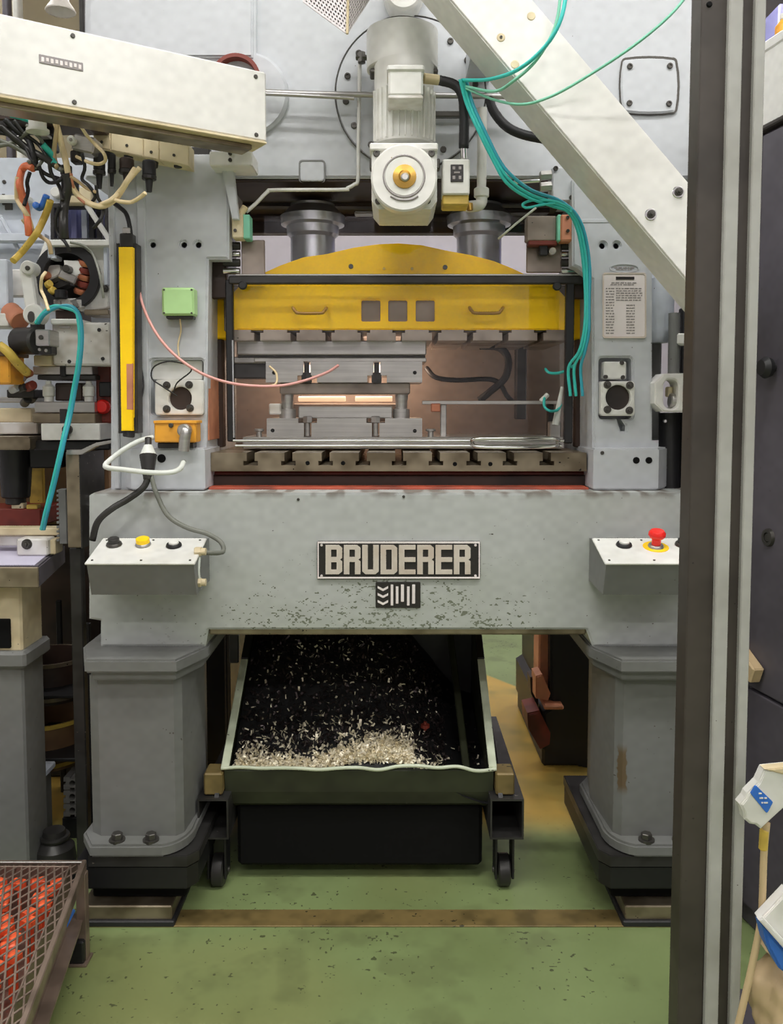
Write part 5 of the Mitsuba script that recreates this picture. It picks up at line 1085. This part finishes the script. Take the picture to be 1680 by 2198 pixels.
# sensors and cables hanging under the beam
t = thing('proximity_sensor', 'silver sensor head with a white button under the cream beam', 'sensor')
ob('body', turn(bx(155, 290, 203, 326, 2.15, .06, .004), 12, (0, 1, 0), W(180, 305, 2.15)), 'machined_steel', t); ob('button', disc(151, 299, 9, 2.13, .02, 22, .003), 'white_paint', t, smooth=30); ob('button_eye', disc(151, 299, 3.5, 2.127, .006, 12), 'print_grey', t)
ob('foot', bx(150, 322, 170, 348, 2.16, .03, .003), 'dark_steel', t)
def plug(label, x, y0_, y1_, r, m_='black_rubber'):
    t = thing('plug', label, 'plug')
    ob('body', cyl(W(x, y0_, 2.2), W(x, (y0_ + y1_) / 2, 2.2), M(r, 2.2), n=18, b=.003), m_, t, smooth=30)
    ob('collar', cyl(W(x, (y0_ + y1_) / 2 - 2, 2.2), W(x, (y0_ + y1_) / 2 + 8, 2.2), M(r * 1.1, 2.2), n=12, b=.002), 'dark_steel', t); ob('sleeve', cyl(W(x, (y0_ + y1_) / 2 + 6, 2.2), W(x, y1_, 2.2), M(r * .6, 2.2), M(r * .4, 2.2), n=14), m_, t, smooth=30)
plug('black plug hanging under the right end of the terminal block', 320, 345, 412, 14)
plug('black plug hanging under the middle of the terminal block', 272, 340, 392, 15, 'soot_brown')
plug('dark plug hanging beside the silver sensor head', 213, 330, 405, 12)
plug('slim black plug hanging left of the middle plug', 240, 330, 400, 8)
C = lambda pts, r, m_, lab: cable('cable', [(x, y, 2.12 + .01 * (i % 3)) for i, (x, y) in enumerate(pts)], r, m_, lab)
C([(112, 246), (122, 272), (132, 310), (142, 350), (150, 390), (168, 420), (195, 438), (222, 442), (250, 424), (272, 390), (290, 362)], .0072, 'cream_cable', 'thick cream cable hanging in a deep loop from the cream beam')
C([(126, 244), (120, 290), (116, 330), (122, 360)], .0055, 'tan_cable', 'tan cable behind the thick cream cable')
C([(300, 360), (284, 378), (262, 404), (240, 428), (214, 440)], .0055, 'cream_cable', 'cream cable rising to the middle plug beside the thick cream loop')
C([(312, 414), (300, 424), (280, 434), (256, 432), (238, 426)], .005, 'cream_cable', 'short cream cable from the lowest black plug')
C([(168, 262), (186, 290), (206, 312), (222, 328), (226, 344), (214, 352), (196, 350), (176, 342), (164, 336)], .0042, 'cream_cable', 'thin cream cable curled round the silver sensor head')
C([(150, 378), (168, 390), (186, 404), (205, 412)], .004, 'tan_cable', 'short tan cable branching right from the thick cream loop')
C([(152, 372), (156, 398), (164, 418), (182, 436)], .004, 'rust_salmon', 'reddish wire along the lower part of the thick cream loop')
C([(-10, 314), (20, 308), (44, 296), (64, 278), (78, 260), (80, 246)], .0055, 'grey_cable', 'grey cable drooping from the white cap at the far left under the beam')
C([(-10, 298), (20, 310), (50, 326), (75, 346)], .0055, 'grey_cable', 'grey cable slanting down at the left edge under the beam')
C([(10, 256), (36, 280), (60, 300), (72, 330), (78, 366)], .007, 'black_rubber', 'thick black cable falling steeply left of the thick cream loop')
C([(0, 270), (30, 296), (58, 318), (90, 336), (130, 362)], .008, 'dark_steel', 'dark cable slanting right under the beam')
C([(84, 356), (92, 380), (106, 392), (126, 388), (140, 374)], .0045, 'black_rubber', 'black cable in a small hanging loop')
C([(60, 350), (88, 338), (112, 352), (134, 366)], .006, 'grey_cable', 'pale grey tube crossing the cables')
C([(22, 246), (44, 252), (66, 258), (92, 256)], .0065, 'teal_hose', 'teal hose lying close under the beam at the left edge')
C([(92, 310), (104, 324), (114, 340), (116, 352)], .0075, 'teal_hose', 'short dark teal hose among the hanging cables')
C([(72, 362), (56, 356), (46, 368), (42, 395), (48, 420), (56, 450), (60, 480), (62, 505)], .0085, 'orange_cable', 'thick orange cable curving down in front of the enclosure')
C([(38, 380), (36, 408), (38, 430), (52, 452), (62, 470), (70, 500)], .006, 'cream_cable', 'cream tube beside the thick orange cable')
C([(108, 430), (102, 450), (92, 474), (80, 498), (64, 520), (44, 544), (28, 560)], .0085, 'gold_yellow', 'thick yellow tube slanting down to the left')
C([(64, 370), (58, 392), (60, 410), (52, 440)], .0045, 'black_rubber', 'thin black cable behind the thick orange cable')
C([(140, 372), (146, 400), (138, 440), (136, 480), (138, 512)], .011, 'dark_steel', 'thick dark conduit running down in front of the enclosure window')
C([(100, 420), (92, 440), (84, 446), (76, 440)], .008, 'label_blue', 'short blue tube beside the round white port')
C([(-10, 282), (24, 292), (52, 312), (70, 346), (96, 372), (128, 384)], .0045, 'black_rubber', 'thin black cable crossing below the grey cables at the left edge')
C([(30, 258), (52, 286), (84, 312), (104, 344), (110, 372), (128, 402), (134, 430)], .0045, 'dark_steel', 'dark cable winding down beside the black plug cluster')
C([(56, 268), (88, 300), (98, 326), (86, 352), (70, 366)], .004, 'grey_cable', 'thin grey cable bending back towards the orange cable')
C([(176, 330), (182, 360), (176, 384), (190, 398), (204, 420), (196, 436)], .004, 'black_rubber', 'thin black wire dangling below the silver sensor head')
C([(206, 398), (210, 424), (222, 446), (216, 470), (200, 490)], .004, 'black_rubber', 'black wire continuing down from the dark plug')
C([(128, 440), (120, 470), (124, 500), (140, 520), (150, 540)], .004, 'black_rubber', 'black wire beside the thick dark conduit')
C([(48, 470), (66, 492), (88, 508), (104, 520), (110, 545)], .005, 'tan_cable', 'tan tube bending into the top of the white ring plate')
C([(150, 520), (180, 528), (200, 548), (214, 590), (222, 640)], .003, 'grey_cable', 'thin grey wire lying over the black ring')
C([(104, 666), (96, 640), (88, 620), (90, 596), (98, 584)], .004, 'cream_cable', 'thin cream tube along the left side of the black ring')
t = thing('end_stopper', 'white plastic cap at the far left under the cream beam', 'cap')
ob('cap', lathe([(0, 0), (.018, -.002), (.02, -.02), (.02, -.034), (.026, -.036), (.026, -.042), (0, -.042)], W(80, 244, 2.1), (0, 0, 1), 22), 'white_paint', t, smooth=35)
t = thing('junction_rail', 'dark rail of connectors under the left part of the cream beam', 'connector rail')
ob('rail', bx(-60, 228, 200, 258, 2.14, .12, .003), 'soot_brown', t)
for k, x in enumerate((10, 34, 58, 96)): ob('connector', bx(x, 250, x + 16, 280 + 8 * (k % 2), 2.19, .04, .003), ['black_paint', 'dark_steel', 'black_paint', 'black_paint'][k], t)
ob('side_block', bx(84, 282, 112, 318, 2.22, .05, .003), 'black_paint', t); ob('silver_block', bx(72, 284, 102, 292, 2.18, .03, .002), 'machined_steel', t)
t = thing('solenoid', 'dark valve cluster above the round white port', 'valve')
ob('body', bx(130, 374, 152, 408, 2.2, .06, .003), 'black_paint', t); ob('coil', cyl(W(142, 356, 2.22), W(142, 376, 2.22), .014, n=18, b=.002), 'dark_steel', t, smooth=30); ob('plug', cyl(W(150, 396, 2.2), W(150, 412, 2.2), .01, n=12), 'black_rubber', t, smooth=30)
# blue hoses at the left
for dx, m_, nm in ((0, 'cyan_hose', 'right-hand'), (-5, 'teal_hose', 'left-hand')):
    cable('air_hose', [(82 + dx, 694, 2.45), (94, 676 + dx, 2.43), (116, 662 + dx, 2.41), (142, 656 - dx, 2.4), (162, 664 - dx, 2.39), (173 + dx, 686, 2.39), (176 + dx, 730, 2.39), (171 + dx, 785, 2.39), (162 + dx, 835, 2.4), (152 + dx, 890, 2.4), (140 + dx, 940, 2.38), (130 + dx, 985, 2.38), (116 + dx, 1045, 2.4), (102 + dx, 1100, 2.42), (94 + dx, 1136, 2.45)], .0052, m_, f'blue air hose arching over the dirty white block and hanging down, the {nm} strand', 'air hose')

# background, top left
t = thing('rear_screen', 'olive beige partition behind the cream beam at the top left corner', 'partition')
ob('panel', bx(-260, -200, 190, 480, 4.2, .05, .006), 'olive_wall', t)
ob('post', bx(172, -200, 182, 500, 4.1, .06, .004), 'dark_steel', t); ob('post', bx(30, -200, 42, 500, 4.1, .06, .004), 'white_paint', t); ob('post', bx(8, -200, 20, 500, 4.12, .05, .004), 'cabinet_grey', t)
ob('skirt', cb(X(-260, 4.25), X(190, 4.25), 4.2, 4.26, 0, Z(470, 4.2), .006), 'olive_wall', t)
t = thing('pendant_lamp', 'pale conical lampshade at the top left corner', 'lampshade')
c = W(130, 26, 3.4)
ob('shade', lathe([(M(30, 3.4), 0), (M(31, 3.4), .004), (M(18, 3.4), M(22, 3.4)), (M(14, 3.4), M(50, 3.4)), (M(10, 3.4), M(52, 3.4)), (0, M(52, 3.4))], c, (0, 0, 1), 32), 'lampshade', t, smooth=35)
ob('rod', cyl(c + [0, 0, M(50, 3.4)], [c[0], c[1], 4.0], .012, n=12), 'print_grey', t, smooth=30)
